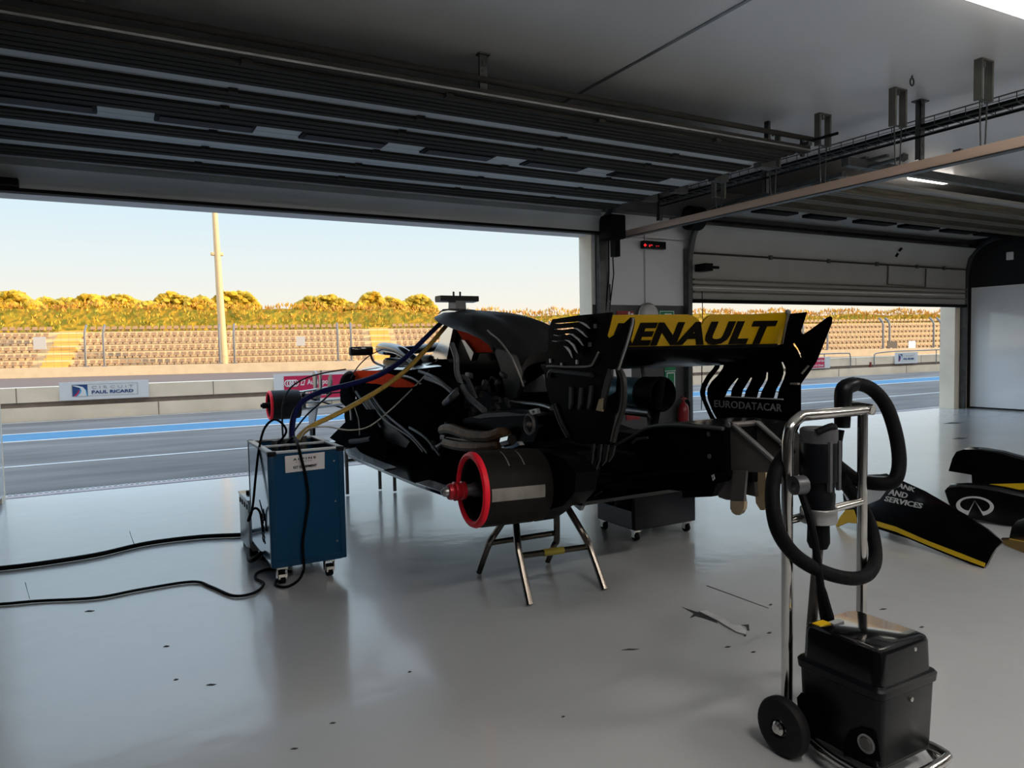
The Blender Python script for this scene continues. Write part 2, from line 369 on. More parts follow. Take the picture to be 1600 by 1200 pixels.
# near edge: rail, spring shaft, side tracks
rl = MB().bx(x0, 5.62, ya-.05, ya+.03, 3.0, 3.055).build('edge_rail', M['bar'], door1)
MB().bx(x0, 5.62, ya-.058, ya-.05, 3.012, 3.026).build('rail_highlight', M['galv'], rl)  # pale strip drawn in for the highlight along the dark rail
MB().cyl((x0, ya-.02, 3.13), (5.75, ya-.02, 3.13), .022).build('spring_tube', M['bar'], door1)
MB().tube([(5.62, ya-.03, 3.10), (5.85, ya-.16, 3.17)], .014).build('spring_shaft', M['rubber'], door1)
for X, nm in ((5.55, 'r'),):
    mb = MB(); path = [(X, ya-.1, 3.06)] + [(X, y, 3.03) for y in (5.5, 6.9)] + [(X, 7.3, 2.99), (X, 7.5, 2.9), (X, 7.6, 2.7), (X, 7.62, 2.3), (X, 7.62, 0.0)]
    for a, b in zip(path, path[1:]):
        a, b = V(*a), V(*b); L = (b-a).length; ang = math.atan2((b-a).z, (b-a).y)
        mb.box((a+b)/2, (.05, L+.01, .035), rx=ang)
    mb.build('side_track', M['galvd'], door1)
for y in (4.9, 5.5, 6.1, 6.6):
    MB().bx(5.46, 5.66, y, y+.09, 2.95, 3.05).box((5.60, y+.05, 3.2), (.03, .05, .4)).build('track_bracket', M['galvd'], door1)
MB().bx(5.50, 5.74, 7.30, 7.55, 2.62, 2.92, bev=.02).bx(5.58, 5.66, 7.32, 7.42, 2.4, 2.64).build('door_motor', M['rubber'], door1)
for dx in (.0, .05): MB().tube([(5.62+dx, 7.5, 2.62), (5.66+dx*1.5, 7.56, 2.2), (5.60+dx, 7.6, 1.5)], .008).build('pull_cable', M['rubber'], door1)
MB().bx(5.53, 5.68, 7.58, 7.68, 0, ZL).build('track_post', M['galvd'], door1)

# ---- half-open sectional door of the right opening
door2 = bpy.data.objects.new('door_2', None); COL.objects.link(door2); door2.location = (10.5, 7, 2.4); struct(door2)
x0, x1 = D2a-.08, 13.72
zb = at(1300, 472, Y=7.6).z
z2 = at(1300, 409, Y=7.6).z
pA = at(1116, 343.5, Z=3.06)
def leaf(prof, name='door_panel', m='doorp2'):
    mb = MB(); pr = [V(0, y, z) for y, z in prof]
    off = []
    for i, p in enumerate(pr):
        t = (pr[min(i+1, len(pr)-1)]-pr[max(i-1, 0)]).normalized(); off.append(p + V(0, -t.z, t.y)*-.04)
    ring = [p for p in pr]+off[::-1]
    mb.loft([[V(x, p.y, p.z) for p in ring] for x in (x0, x1)])
    return mb.build(name, M[m], door2)
leaf([(7.58, zb), (7.58, zb+.16)]); leaf([(7.58, zb+.165), (7.58, z2-.005)])
leaf([(7.58, z2+.005), (7.54, z2+.2), (7.40, z2+.36), (pA.y+.02, 3.04)])
leaf([(pA.y, 3.06), (6.7, 3.08)]); leaf([(6.69, 3.08), (6.0, 3.08)]); leaf([(5.99, 3.08), (5.3, 3.08)])
for z in (zb+.09, zb+.19, zb+.26):
    MB().bx(x0, x1, 7.545, 7.58, z, z+.022).build('stiffener_rail', M['bar2'], door2)
MB().bx(x0, x1, 7.54, 7.62, zb-.05, zb).build('rubber_seal', M['rubber'], door2)
for xx, z in [(x, z2) for x in (8.6, 9.9, 11.1, 12.2, 13.0)]:
    MB().bx(xx, xx+.06, 7.55, 7.59, z-.03, z+.03).build('hinge', M['galvd'], door2)
MB().bx(x0, x1, 7.555, 7.585, z2-.012, z2+.012).build('leaf_joint', M['bar'], door2)
MB().bx(x0, x1, pA.y-.02, pA.y+.02, 3.035, 3.055).build('leaf_joint', M['bar'], door2)
for i, Y in enumerate((5.55, 6.0, 6.45)):
    mb = MB().bx(x0, x1, Y-.10, Y+.10, 3.03, 3.08)
    for k in range(3): mb.bx(x0, x1, Y-.09+.065*k, Y-.045+.065*k, 2.985, 3.035)
    mb.build('strut', M['bar2'], door2)
for xa, xb, y in ((1170, 1236, 331), (1256, 1316, 338), (1330, 1390, 347), (1402, 1458, 354), (1466, 1512, 361), (1522, 1572, 366)):
    A, B = at(xa, y, Z=3.05), at(xb, y+4, Z=3.05)
    MB().bx(A.x, B.x, 6.82, 7.02, 3.03, 3.075, bev=.01).build('window', M['rubber'], door2)
# wicket door outline in the leaf
mb = MB()
for a, b in (((1388, 415), (1387, 444)), ((1447, 420), (1446, 449)), ((1387, 444), (1446, 449))):
    mb.tube([at(*a, Y=7.56), at(*b, Y=7.56)], .012, 4)
mb.build('wicket_outline', M['bar2'], door2)
mb = MB()
for a, b in (((1409, 388), (1405, 392)), ((1403, 396), (1400, 401))): mb.tube([at(*a, Y=7.45), at(*b, Y=7.47)], .022, 6)
mb.build('door_catch', M['rubber'], door2)
for X in (x0-.045, x1+.06):
    mb = MB(); path = [(X, 5.2, 3.1), (X, 6.9, 3.08), (X, 7.25, 3.0), (X, 7.5, 2.8), (X, 7.6, 2.45), (X, 7.62, 0.0)]
    path = [(X, 5.2, 3.1)] + [tuple(p) for p in cat(path[1:5], 4)] + [path[5]]
    for a, b in zip(path, path[1:]):
        a, b = V(*a), V(*b); mb.box((a+b)/2, (.07, (b-a).length+.01, .05), rx=math.atan2((b-a).z, (b-a).y))
    mb.bx(X-.04, X+.04, 7.6, YI, 0, 2.6)
    mb.build('side_track', M['galvd'], door2)
MB().bx(7.12, 7.26, 7.35, 7.55, 2.28, 2.38).cyl((7.26, 7.45, 2.34), (7.46, 7.45, 2.34), .02).build('door_catch', M['rubber'], door2)
mb = MB().lathe([(.10, -.12), (.16, -.1), (.16, .1), (.10, .12)], (6.98, 7.42, 2.98), (1, 0, 0), 20)
mb.build('spring_drum', M['rubber'], door2)
MB().tube([at(1097, 455, Y=7.5), at(1098, 500, Y=7.5), at(1096, 640, Y=7.5)], .006, 5).build('pull_cable', M['rubber'], door2)
mb = MB().bx(7.0, XR, 5.10, 5.18, 3.17, 3.26); struct(mb.build('trim_4', M['galvd']))

# ================================================================== OUTSIDE
struct(MB().bx(-60, 120, 8.16, 17.1, -0.3, -0.004).build('pit_lane', M['asphalt']))
struct(MB().bx(-60, 120, 17.5, 62, -0.4, -0.02).build('race_track', M['track']))
for n, (a, b, m) in enumerate(((13.30, 14.40, 'lineb'), (13.16, 13.28, 'linew'), (14.42, 14.52, 'linew'), (10.19, 10.28, 'linew'), (16.85, 16.92, 'linew'))):
    struct(MB().bx(-60, 120, a, b, -.004, .002).build('trim_%d' % (10+n), M[m]))
struct(MB().bx(-60, 120, 7.95, 8.08, -.01, .004).build('trim_15', M['kerbpink']))
mb = MB()
for i in range(330): mb.bx(XL+i*.048, XL+i*.048+.026, 8.10, 8.16, -.01, .004)
struct(mb.build('trim_16', M['drain']))
# pit wall: low step, upper parapet, dark joint between
struct(MB().bx(-60, 120, 17.1, 17.5, -.02, .27).bx(-60, 120, 17.13, 17.5, .37, .665).build('pit_wall', M['concrete']))
struct(MB().bx(-60, 120, 17.15, 17.5, .27, .372).build('trim_17', M['jointm']))
mb = MB()
for X in (-2.9, .9, 4.6, 8.3, 12, 15.7, 19.4, 23, 27, 31): mb.bx(X, X+.015, 17.09, 17.12, 0, .27)
q = at(333, 605, Y=17.1).x
for X in (q-7.2, q-3.6, q, q+3.6, q+7.2, q+10.8, q+14.4, q+18, q+22, q+26): mb.bx(X, X+.014, 17.125, 17.15, .37, .66)
struct(mb.build('trim_18', M['jointm']))
# sign boards on the pit wall
def logo(parent, u0, fn):
    """blue square with a pale road sweeping through it"""
    f = lambda x, y: fn(x, y)
    a = MB().plate([(0, 0), (1, 0), (1, 1), (0, 1)], [], f, (0, -1, 0), .003, 1); a.build('emblem', M['signb'], parent)
    g = lambda x, y: fn(x, y)+V(0, -.004, 0)
    a = MB().plate([(.30, 0), (.52, .25), (.60, .5), (.50, .72), (.05, .9), (.0, .95), (.3, .93), (.7, .78), (.88, .5), (.93, 0)], [], g, (0, -1, 0), .003, 1); a.build('emblem', M['signw'], parent)
    a = MB().plate([(.22, 0), (.30, 0), (.52, .25), (.60, .5), (.50, .72), (.48, .42), (.38, .22)], [], g, (0, -1, 0), .005, 1).plate([(.93, 0), (1, 0), (.95, .45), (.82, .72), (.88, .5)], [], g, (0, -1, 0), .005, 1); a.build('emblem', M['signc'], parent)
    a = MB().plate([(.06, 0), (.22, 0), (.38, .22), (.48, .42), (.46, .6), (.34, .36), (.2, .16)], [], g, (0, -1, 0), .005, 1); a.build('emblem', M['signred'], parent)
def circuit_sign(tl, tr, bl, br, Y, label, post=False):
    A = at(*tl, Y=Y); B = at(*br, Y=Y); t = thing('sign_board', label, 'sign', ((A.x+B.x)/2, Y, B.z))
    x0, x1, z1, z0 = A.x, B.x, A.z, B.z; w, h = x1-x0, z1-z0
    board = MB().bx(x0, x1, Y, Y+.03, z0, z1).build('board', M['signw'], t)
    f = lambda u, v: V(x0+w*u, Y-.002, z0+h*v)
    for q in (.2, .8): MB().bx(x0+w*q, x0+w*q+.05, Y+.03, 17.14, max(z0+h*.3, .40), max(z0+h*.3, .40)+.05).build('bracket', M['galvd'], t)
    fr = MB()
    for a in ((.13, .14, .2, .86), (.865, .872, .2, .86), (.13, .872, .2, .215), (.13, .872, .85, .865)): fr.bx(x0+w*a[0], x0+w*a[1], Y-.004, Y, z0+h*a[2], z0+h*a[3])
    fr.build('border_line', M['signg'], t)
    logo(t, 0, lambda u, v: f(.14+.165*u, .21+.64*v))
    MB().text('CIRCUIT', lambda u, v: f(.35+.47*u, .60+.16*v), (0, -.006, 0), space=1.5).build('lettering', M['signg'], t)
    MB().text('PAUL RICARD', lambda u, v: f(.35+.47*u, .32+.18*v), (0, -.006, 0), bold=.03).build('lettering', M['signb'], t)
    return t
circuit_sign((92, 598), (232, 592), (97, 627), (233, 620), 17.06, 'long white circuit name board on the pit wall, left of the blue cabinet')
circuit_sign((1399, 551), (1434, 548), (1399, 569), (1434, 567), 17.04, 'small white circuit name board below the railing, seen through the right opening')
def red_sign(tl, br, Y, label, edge):
    A = at(*tl, Y=Y); B = at(*br, Y=Y); x0, x1, z1, z0 = A.x, B.x, A.z, B.z; w, h = x1-x0, z1-z0
    t = thing('sign_board', label, 'sign', ((x0+x1)/2, Y, z0))
    MB().bx(x0, x1, Y, Y+.03, z0, z1).build('board', M['signw'], t)
    f = lambda u, v: V(x0+w*u, Y-.002, z0+h*v)
    for q in (.2, .8): MB().bx(x0+w*q, x0+w*q+.05, Y+.03, 17.14, max(z0+h*.3, .40), max(z0+h*.3, .40)+.05).build('bracket', M['galvd'], t)
    MB().bx(x0+w*edge, x1-w*edge*.6, Y-.006, Y, z0+h*.08, z0+h*.92).build('red_panel', M['signred'], t)
    mb = MB()
    for k in range(4):
        c = f(edge+.045+.028*k, .66); mb.tube([c+V(math.cos(a)*h*.11, -.006, math.sin(a)*h*.11) for a in [i*math.pi/8 for i in range(16)]], h*.022, 4, closed=True)
    mb.build('emblem', M['signw'], t)
    mb = MB().plate([(0, 0), (.7, 0), (1, 1), (.3, 1)], [[(.2, .2), (.6, .2), (.8, .8), (.4, .8)]], lambda u, v: f(edge+.19+.06*u, .57+.2*v), (0, -1, 0), .006, 1)
    mb.build('emblem', M['signw'], t)
    mb = MB().text('Audi Sport', lambda u, v: f(edge+.27+.30*u, .53+.25*v), (0, -.008, 0), bold=.02)
    mb.build('lettering', M['signw'], t)
    mb = MB().text('Talents du Circuit', lambda u, v: f(edge+.04+.45*u, .18+.2*v), (0, -.008, 0), bold=.02)
    mb.build('lettering', M['signw'], t)
red_sign((428, 585), (560, 622), 17.05, 'red and white sponsor board on the pit wall behind the front brake drum', .11)
red_sign((1245, 559), (1297, 575), 17.05, 'red and white board beside the right wing endplate, below the railing', .3)
# guard rails on the pit wall step
YR = 17.115
def railing(pts, posts, label):
    a = at(*pts[-1], Y=YR); t = thing('guard_rail', label, 'railing', (a.x, YR, .27))
    MB().tube(cat([at(*p, Y=YR-.05) for p in pts], 4), .022, 8).build('rail_tube', M['galv'], t)
    for x, y in posts:
        q = at(x, y, Y=YR-.05); MB().tube([q, V(q.x, q.y, .30), V(q.x, YR+.04, .27)], .018, 6).build('post', M['galv'], t)
railing([(1240, 555), (1286, 553), (1322, 552), (1328, 554), (1329, 571)], [(1288, 553), (1329, 571)], 'bent grey pipe rail ending beside the red board')
railing([(1366, 568), (1366, 557), (1370, 552), (1398, 549), (1440, 547.5), (1500, 545)], [(1463, 547), (1366, 568)], 'grey pipe rail carrying the small circuit board')
q = at(1360, 567, Y=17.12)
tag(MB().box((q.x, 17.12, .37), (.09, .05, .20), bev=.02).build('red_marker', M['exred'], base=(q.x, 17.12, .27)), 'small red bottle marker beside the pit wall pipe rail', 'marker')

# far wall, fence, grandstand: a line turned a little from the pit lane
E0 = V(-3.92, 50.96, 0); E1 = V(.974, -.2275, 0).normalized(); N1 = V(.2275, .974, 0).normalized()
def gp(s, n, z): return E0 + E1*s + N1*n + V(0, 0, z)
def gbox(mb, s0, s1, n0, n1, z0, z1):
    return mb.loft([[gp(s, n0, z0), gp(s, n1, z0), gp(s, n1, z1), gp(s, n0, z1)] for s in (s0, s1)])
struct(gbox(MB(), -40, 95, 0, .4, -.1, .55).build('track_wall', M['concrete2']))
struct(gbox(MB(), -40, 95, .4, 60, -.1, .3).build('stand_apron', M['concrete2']))
struct(MB().quad(V(-300, 60, -.5), V(400, 60, -.5), V(400, 500, -.5), V(-300, 500, -.5)).build('ground', M['earth']))
ROWS = 6; RISE = .46; TREAD = .8; N0 = 3.0; Z0 = .62
aisles = [(-.6, 1.1), (20.1, 21.7), (55.0, 56.6)]
mb = MB()
for i in range(ROWS): gbox(mb, -12, 95, N0+TREAD*i, N0+TREAD*(ROWS+.4), .25, Z0-.1+RISE*i)
struct(mb.build('grandstand_steps', M['stand']))
for a, b in aisles:
    mb = MB()
    for i in range(ROWS*2): gbox(mb, a+.1, b-.1, N0-.3+TREAD*i/2, N0+TREAD*ROWS+.1, .28, Z0-.22+RISE*i/2)
    struct(mb.build('grandstand_stair', M['stairs']))
# seats
def seat_bm(mb, o, e, n):
    w = .155
    prof = [(-.02, .20), (.02, .02), (.22, .0), (.30, .06), (.34, .38), (.30, .40)]
    prof = [(-.06, .16), (-.04, .19), (.24, .15), (.30, .20), (.34, .38), (.31, .40), (.26, .22), (.22, .20), (-.02, .22)]
    mb.loft([[o + e*sx + n*a + V(0, 0, b) for a, b in prof] for sx in (-w, w)])
    mb.loft([[o + e*sx + n*a + V(0, 0, b) for a, b in ((.05, -.1), (.15, -.1), (.15, .17), (.05, .17))] for sx in (-.04, .04)])
allseats = []
PITCHS = .44
for i in range(ROWS):
    s = -6.0
    while s < 82:
        if not any(a-.18 < s < b+.18 for a, b in aisles) and not (36.5 < s < 42.5):
            allseats.append((s, i))
        s += PITCHS
near = sorted(allseats, key=lambda q: q[0])
near = [q for q in near if q[0] > -3.6][:300]
nset = set(near)
rown = ['front', 'second', 'third', 'fourth', 'fifth', 'topmost']
proto = None
for s, i in near:
    o = gp(s, N0+.15+TREAD*i, Z0-.1+RISE*i)
    if proto is None:
        mb = MB(); seat_bm(mb, V(0, 0, 0), E1, N1); proto = mb.build('stadium_seat', M['seat']); q = proto
    else: q = proto.copy(); COL.objects.link(q)
    q.location = o
    tag(q, 'beige plastic seat in the %s row of the sunlit grandstand' % rown[i], 'seat', 'seats in the %s grandstand row' % rown[i])
mb = MB()
for s, i in allseats:
    if (s, i) not in nset: seat_bm(mb, gp(s, N0+.15+TREAD*i, Z0-.1+RISE*i), E1, N1)
b0 = gp(45, N0, Z0); o = mb.build('stadium_seats', M['seat'], base=b0, weld=False)
tag(o, 'remaining rows of beige grandstand seats towards the right', 'seats'); o['kind'] = 'stuff'
# debris fence bays between pairs of posts
def s_of(x, n=.2):
    d = ray(x, 540); k = (E0-EYE+N1*n).dot(N1)/d.dot(N1); return (EYE+d*k-E0).dot(E1)
posts = [(None, 133), (162, 343), (366, 528), (549, 700), (724, 850), (862, 1010), (1030, 1255), (1293, 1380), (1390, 1459), (1470, 1600)]
names = ['left-hand end bay of the tall mesh fence, holding a white notice', 'mesh fence bay left of the light mast', 'mesh fence bay right of the light mast, holding a white notice', 'mesh fence bay behind the race car cockpit', 'mesh fence bay behind the engine cover', 'mesh fence bay at the wall pillar', 'mesh fence bay behind the rear wing', 'mesh fence bay right of the rear wing tip', 'mesh fence bay with a grey box, in the right opening', 'mesh fence bay at the right door jamb']
for (a, b), nm in zip(posts, names):
    sb = s_of(b); sa = s_of(a) if a else sb-11
    t = thing('fence_bay', nm, 'fence', gp((sa+sb)/2, .2, .55))
    for s in (sa, sb):
        MB().tube([gp(s, .2, .55), gp(s, .2, 2.5), gp(s, .35, 2.8), gp(s, .65, 3.05)], .07 if s < 40 else .09, 6).box(gp(s, .2, .58), (.3, .3, .06)).build('post', M['fence'], t)
    mb = MB()
    nv = max(4, int((sb-sa)/.42))
    for k in range(1, nv): mb.tube([gp(sa+(sb-sa)*k/nv, .2, .55), gp(sa+(sb-sa)*k/nv, .2, 2.7)], .006, 3)
    for k in range(1, 15): mb.tube([gp(sa, .2, .55+.15*k), gp(sb, .2, .55+.15*k)], .006, 3)
    for z in (1.25, 2.0, 2.65): mb.tube([gp(sa, .2, z), gp(sb, .2, z)], .014, 4)
    mb.build('wire_mesh', M['fence'], t)
    for x, y, sz, m in ((62, 536, .66, 'signg'), (470, 533, .55, 'signg'), (1394, 544, 1.0, 'toolgrey'), (1425, 540, .7, 'signw')):
        s = s_of(x)
        if sa < s < sb:
            d = ray(x, y); k = (E0-EYE+N1*.1).dot(N1)/d.dot(N1); p = EYE+d*k
            MB().loft([[p+E1*q*sz/2-N1*.02+V(0, 0, -sz*.55), p+E1*q*sz/2+N1*.02+V(0, 0, -sz*.55), p+E1*q*sz/2+N1*.02+V(0, 0, sz*.55), p+E1*q*sz/2-N1*.02+V(0, 0, sz*.55)] for q in (-1, 1)]).build('notice_panel', M[m], t)
# light mast
d = ray(350, 560); k = (E0-EYE+N1*2.2).dot(N1)/d.dot(N1); p = EYE+d*k
t = thing('light_mast', 'tall cream light mast in front of the grandstand', 'mast', (p.x, p.y, .3))
lean = V(-.30, 0, 0)
MB().tube([V(p.x, p.y, .3), V(p.x, p.y, .3)+lean*.5+V(0, 0, 7), V(p.x, p.y, .3)+lean+V(0, 0, 14)], [.27, .2, .13], 14).build('pole', M['mast'], t)
c = EYE + ray(339, 397)*((p-EYE).dot(N1)/ray(339, 397).dot(N1))
MB().box(c, (.75, .3, .22), bev=.04).build('floodlight_collar', M['mast'], t)
# hedge behind the stand
mb = MB()
def hedge_z(s): return (4.78-.010*s if s < 22 else (4.56-.06*(s-22) if s < 28 else 4.2-.006*(s-28))) + .12*math.sin(s*.9)+.1*math.sin(s*2.3+1)
pts = []
for k in range(9000):
    s = random.uniform(-10, 86); n = random.uniform(0, 1.3); zt = hedge_z(s)
    z = 2.6+(zt-2.6)*random.random()**.8
    if random.random() < .14: z = zt-.2+random.uniform(0, .2)
    c = gp(s, 8.6+n*.8-(z-2.6)*.04, z); a = random.uniform(0, 6.28); w = random.uniform(.05, .12); h = random.uniform(.2, .42)
    up = V(random.uniform(-.35, .35), random.uniform(-.35, .35), 1).normalized(); sd = V(math.cos(a), math.sin(a), 0)
    mb.quad(c-sd*w, c+sd*w*.6+up*h*.4, c+up*h, c-sd*w*.8+up*h*.5)
hs = list(range(-10, 88, 4)); mb.loft([[gp(s, 9.0, .3), gp(s, 10.4, .3), gp(s, 10.4, hedge_z(s)-.25), gp(s, 9.0, hedge_z(s)-.25)] for s in hs])
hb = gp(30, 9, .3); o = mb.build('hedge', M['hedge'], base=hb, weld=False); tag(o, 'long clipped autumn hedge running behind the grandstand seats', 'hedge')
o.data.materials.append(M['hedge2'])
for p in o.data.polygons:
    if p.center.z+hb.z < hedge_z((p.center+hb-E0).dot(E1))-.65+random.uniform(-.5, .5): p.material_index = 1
# pines beyond the hedge
def tree(xc, ytop, wpx, label, dist=12.0):
    d = ray(xc, 500); k = (E0-EYE+N1*dist).dot(N1)/d.dot(N1); b = EYE+d*k
    top = (EYE + ray(xc, ytop)*k).z; W = wpx*k/F
    t = thing('pine_tree', label, 'tree', (b.x, b.y, 0))
    MB().tube([V(b.x, b.y, -.4), V(b.x+.1, b.y, top*.5), V(b.x-.1, b.y, top*.85)], [.25, .2, .08], 8).build('trunk', M['bark'], t)
    mb = MB(); 
    R0 = W/2; ph = random.uniform(0, 6)
    def dome(u): return top - .95*abs(u)**2.4*min(1.2, R0) - .09*(1+math.sin(u*R0*3.2+ph)) - .05*(1+math.sin(u*R0*7+ph*2))
    for i in range(int(120+W*170)):
        u = random.uniform(-1, 1); r = random.uniform(.15, .32)
        c = V(b.x, b.y, 0)+E1*u*R0+N1*random.uniform(-.9, .9)+V(0, 0, dome(u)-r*.6-random.random()**2.2*2.2)
        mb.ball(c, r, 1, (1.15, 1.15, .85), .35)
    mb.build('crown', M['pine'], t)
for xc, yt, w, lb in ((18, 458, 66, 'golden pine at the left end of the tree line'), (92, 468, 84, 'low golden pine second from the left end of the tree line'), (142, 463, 44, 'small round golden pine left of the widest round pine'), (184, 463, 66, 'wide round golden pine second left of the light mast'),
                      (228, 471, 50, 'lowest golden bush between two round pines'), (272, 460, 62, 'round golden pine just left of the light mast'), (316, 467, 50, 'small golden pine touching the light mast on its left'), (368, 457, 62, 'round golden pine just right of the light mast'), (508, 464, 84, 'golden pine left of the tallest tuft of trees'),
                      (580, 459, 36, 'small tall golden pine near the camera pod of the car'), (612, 467, 44, 'low golden pine between the small tall pine and the camera pod'), (652, 464, 50, 'golden pine nearest to the camera pod of the car')):
    tree(xc, yt-4, w*1.18, lb, 11.5+2.6*(int(xc/46) % 3))

# ================================================================== FIXTURES OF THE ROOM
XT = 5.9
a0, a1 = at(971, 366, X=XT), at(1600, 209, X=XT)
zt = (a0.z+a1.z)/2+.005; zb_ = zt-.090
t = thing('cable_trunking', 'long beige metal trunking hung from the ceiling, running to the wall pillar', 'trunking', (XT, 4.5, zb_))
MB().bx(XT-.035, XT+.035, 1.2, a0.y-.05, zb_+.012, zt, bev=.004).build('body', M['beige'], t)
MB().bx(XT-.040, XT+.040, 1.2, a0.y-.05, zb_, zb_+.010).build('bottom_strip', M['galvd'], t)
mb = MB()
for y in (2.2, 3.3, 4.4, 5.5, 6.6): mb.bx(XT-.02, XT+.02, y, y+.06, zt, zt+.02)
mb.build('clip', M['galvd'], t)
hang = [(1543, 96, 160, 'grey U hanger over the trunking, nearest the right edge of the frame'), (1410, 141, 200, 'grey U hanger beside the ceiling hook'), (1297, 181, 231, 'grey U hanger over the trunking, near the end of the overhead door rail'),
        (1213, 236, 262, 'small U hanger half hidden behind the overhead door track'), (1128, 296, 310, 'small U hanger nearest the wall pillar')]
for x, yt, yb2, lb in hang:
    p = at(x, yt, X=5.95) if yt > 232 else at(x, yt, Z=ZC); q = at(x, yb2, Y=p.y)
    t = thing('ceiling_hanger', lb, 'hanger', (XT, p.y, ZC), 'U hangers carrying the trunking')
    mb = MB()
    for sx in (-1, 1): mb.bx(XT+sx*.06-.022*(sx < 0)-.0, XT+sx*.06+.022*(sx > 0), p.y-.03, p.y+.03, max(q.z, zt+.05), ZC)
    mb.bx(XT-.08, XT+.08, p.y-.03, p.y+.03, ZC-.012, ZC); mb.cyl((XT, p.y, ZC-.05), (XT, p.y, ZC-.01), .012, 8)
    mb.build('bracket', M['olive'], t)
    mb = MB()
    for sx in (-.05, .05): mb.cyl((XT+sx, p.y, max(q.z, zt+.05)), (XT+sx*.6, p.y, zt), .006, 6)
    mb.bx(XT-.07, XT+.07, p.y-.006, p.y+.006, max(q.z, zt+.05), max(q.z, zt+.05)+.012)
    mb.build('rod', M['galvd'], t)
# wire basket tray with cables
XW = 6.42; w0 = at(1600, 152, X=XW)
t = thing('cable_tray', 'wire basket cable tray with black cables along the ceiling, right of the overhead door', 'cable tray', (XW, 4.5, w0.z))
mb = MB(); zt2 = w0.z+.03; zb2 = w0.z-.05
for dx, z in ((-.1, zt2), (-.1, zb2), (0, zb2), (.1, zb2), (.1, zt2)): mb.tube([(XW+dx, 1.2, z), (XW+dx, 7.3, z)], .006, 5)
y = 1.3
while y < 7.3:
    mb.tube([(XW-.1, y, zt2), (XW-.1, y, zb2), (XW+.1, y, zb2), (XW+.1, y, zt2)], .004, 4); y += .13
mb.build('basket', M['galvd'], t)
mb = MB()
for k in range(5):
    mb.tube(cat([(XW-.07+.035*k+random.uniform(-.01, .01), yy, zb2+.02+random.uniform(0, .012)) for yy in (1.2, 2.4, 3.6, 4.8, 6.0, 7.4)], 3), .013, 6)
mb.tube([(XW-.12, 1.2, zb2-.075), (XW-.12, 7.3, zb2-.075)], .010, 6)
mb.build('cable_bundle', M['rubber'], t)
for y in (5.2, 6.4): MB().bx(XW-.02, XW+.02, y, y+.03, zt2, ZC).build('tray_hanger', M['galvd'], t)
for x, yt, yb2, lb in ((1437, 158, 250, 'perforated steel post hanging from the ceiling beside the U hanger'), (1196, 250, 302, 'perforated steel post near the overhead door track end'), (1030, 312, 345, 'perforated steel post above the wall pillar')):
    p = at(x, yt, Z=ZC) if yt < 240 else at(x, yt, X=6.35); q = at(x, yb2, Y=p.y)
    o = MB().bx(p.x-.03, p.x+.03, p.y-.03, p.y-.022, q.z, ZC).bx(p.x-.03, p.x-.022, p.y-.03, p.y+.02, q.z, ZC).bx(p.x+.022, p.x+.03, p.y-.03, p.y+.02, q.z, ZC).bx(p.x-.06, p.x+.06, p.y-.05, p.y+.04, ZC-.01, ZC)
    for k in range(int((ZC-q.z)/.07)): o.bx(p.x-.008, p.x+.008, p.y-.034, p.y-.029, ZC-.06-.07*k, ZC-.03-.07*k)
    tag(o.build('steel_post', M['galvd'], base=(p.x, p.y, ZC)), lb, 'post')
p = at(1425, 128, Z=ZC-.05)
mb = MB().tube([p+V(math.cos(a)*.022, 0, math.sin(a)*.03) for a in [k*math.pi/8 for k in range(16)]], .007, 6, closed=True); mb.cyl(p+V(0, 0, .03), (p.x, p.y, ZC), .007, 6)
tag(mb.build('ceiling_hook', M['galvd'], base=(p.x, p.y, ZC)), 'small ring hook screwed into the ceiling above the trunking', 'hook')
# hanging straps of the overhead door (centre) 
p = at(754, 84, Z=ZC); q = at(754, 137, Y=p.y)
mb = MB().bx(p.x-.03, p.x+.03, p.y-.01, p.y+.01, 3.09, ZC)
for k in range(4): mb.bx(p.x-.01, p.x+.01, p.y-.014, p.y-.009, 3.13+.06*k, 3.165+.06*k)
mb.bx(p.x-.04, p.x+.05, p.y-.03, p.y+.03, ZC-.012, ZC)
tag(mb.build('hanging_strap', M['galvd'], base=(p.x, p.y, ZC)), 'perforated strap holding the rail of the overhead door to the ceiling', 'strap')
# end support of the right door's track
mb = MB().tube([at(1347, 264, X=7.35), at(1412, 246, X=7.35)], .022, 8); a = at(1347, 248, X=7.35); mb.bx(a.x-.03, a.x+.03, a.y-.06, a.y+.06, a.z-.02, a.z+.01).bx(a.x-.015, a.x+.015, a.y-.02, a.y+.02, a.z-.12, a.z)
a = at(1412, 246, X=7.35); mb.ball(a, .05, 1); a = at(1372, 247, X=7.35); mb.box(a, (.05, .22, .03))
mb.build('track_end', M['galvd'], door2)
# lamps
def lamp(A, B, w, lb, mt='tube'):
    A = Vector(A); B = Vector(B); t = thing('ceiling_light', lb, 'light', tuple((A+B)/2)); L = (B-A).length; an = math.atan2((B-A).y, (B-A).x); c = (A+B)/2
    MB().box((c.x, c.y, ZC-.02), (L+.06, w+.03, .04), rz=an, bev=.008).build('housing', M['white'], t)
    MB().box((c.x, c.y, ZC-.045), (L, w, .05), rz=an, bev=.02).build('diffuser', M[mt], t)
lamp((4.30, 2.52, ZC), (5.62, 2.47, ZC), .13, 'long lit tube lamp on the ceiling at the top right corner')
A = at(1426, 276, Z=3.355); B = at(1496, 280, Z=3.355); lamp((A.x, A.y, ZC), (B.x+.05, A.y-.02, ZC), .16, 'lit ceiling lamp seen below the beige trunking')
for x, y, lb in ((1.0, -.6, 'left'), (4.2, -.6, 'left centre'), (7.4, -.6, 'right centre'), (10.6, -.6, 'right')):  # unseen lamps added behind the camera to brighten the interior
    lamp((x-.65, y, ZC), (x+.65, y, ZC), .14, 'added fill lamp out of view behind the viewpoint, %s of the near row' % lb, 'fill_tube')
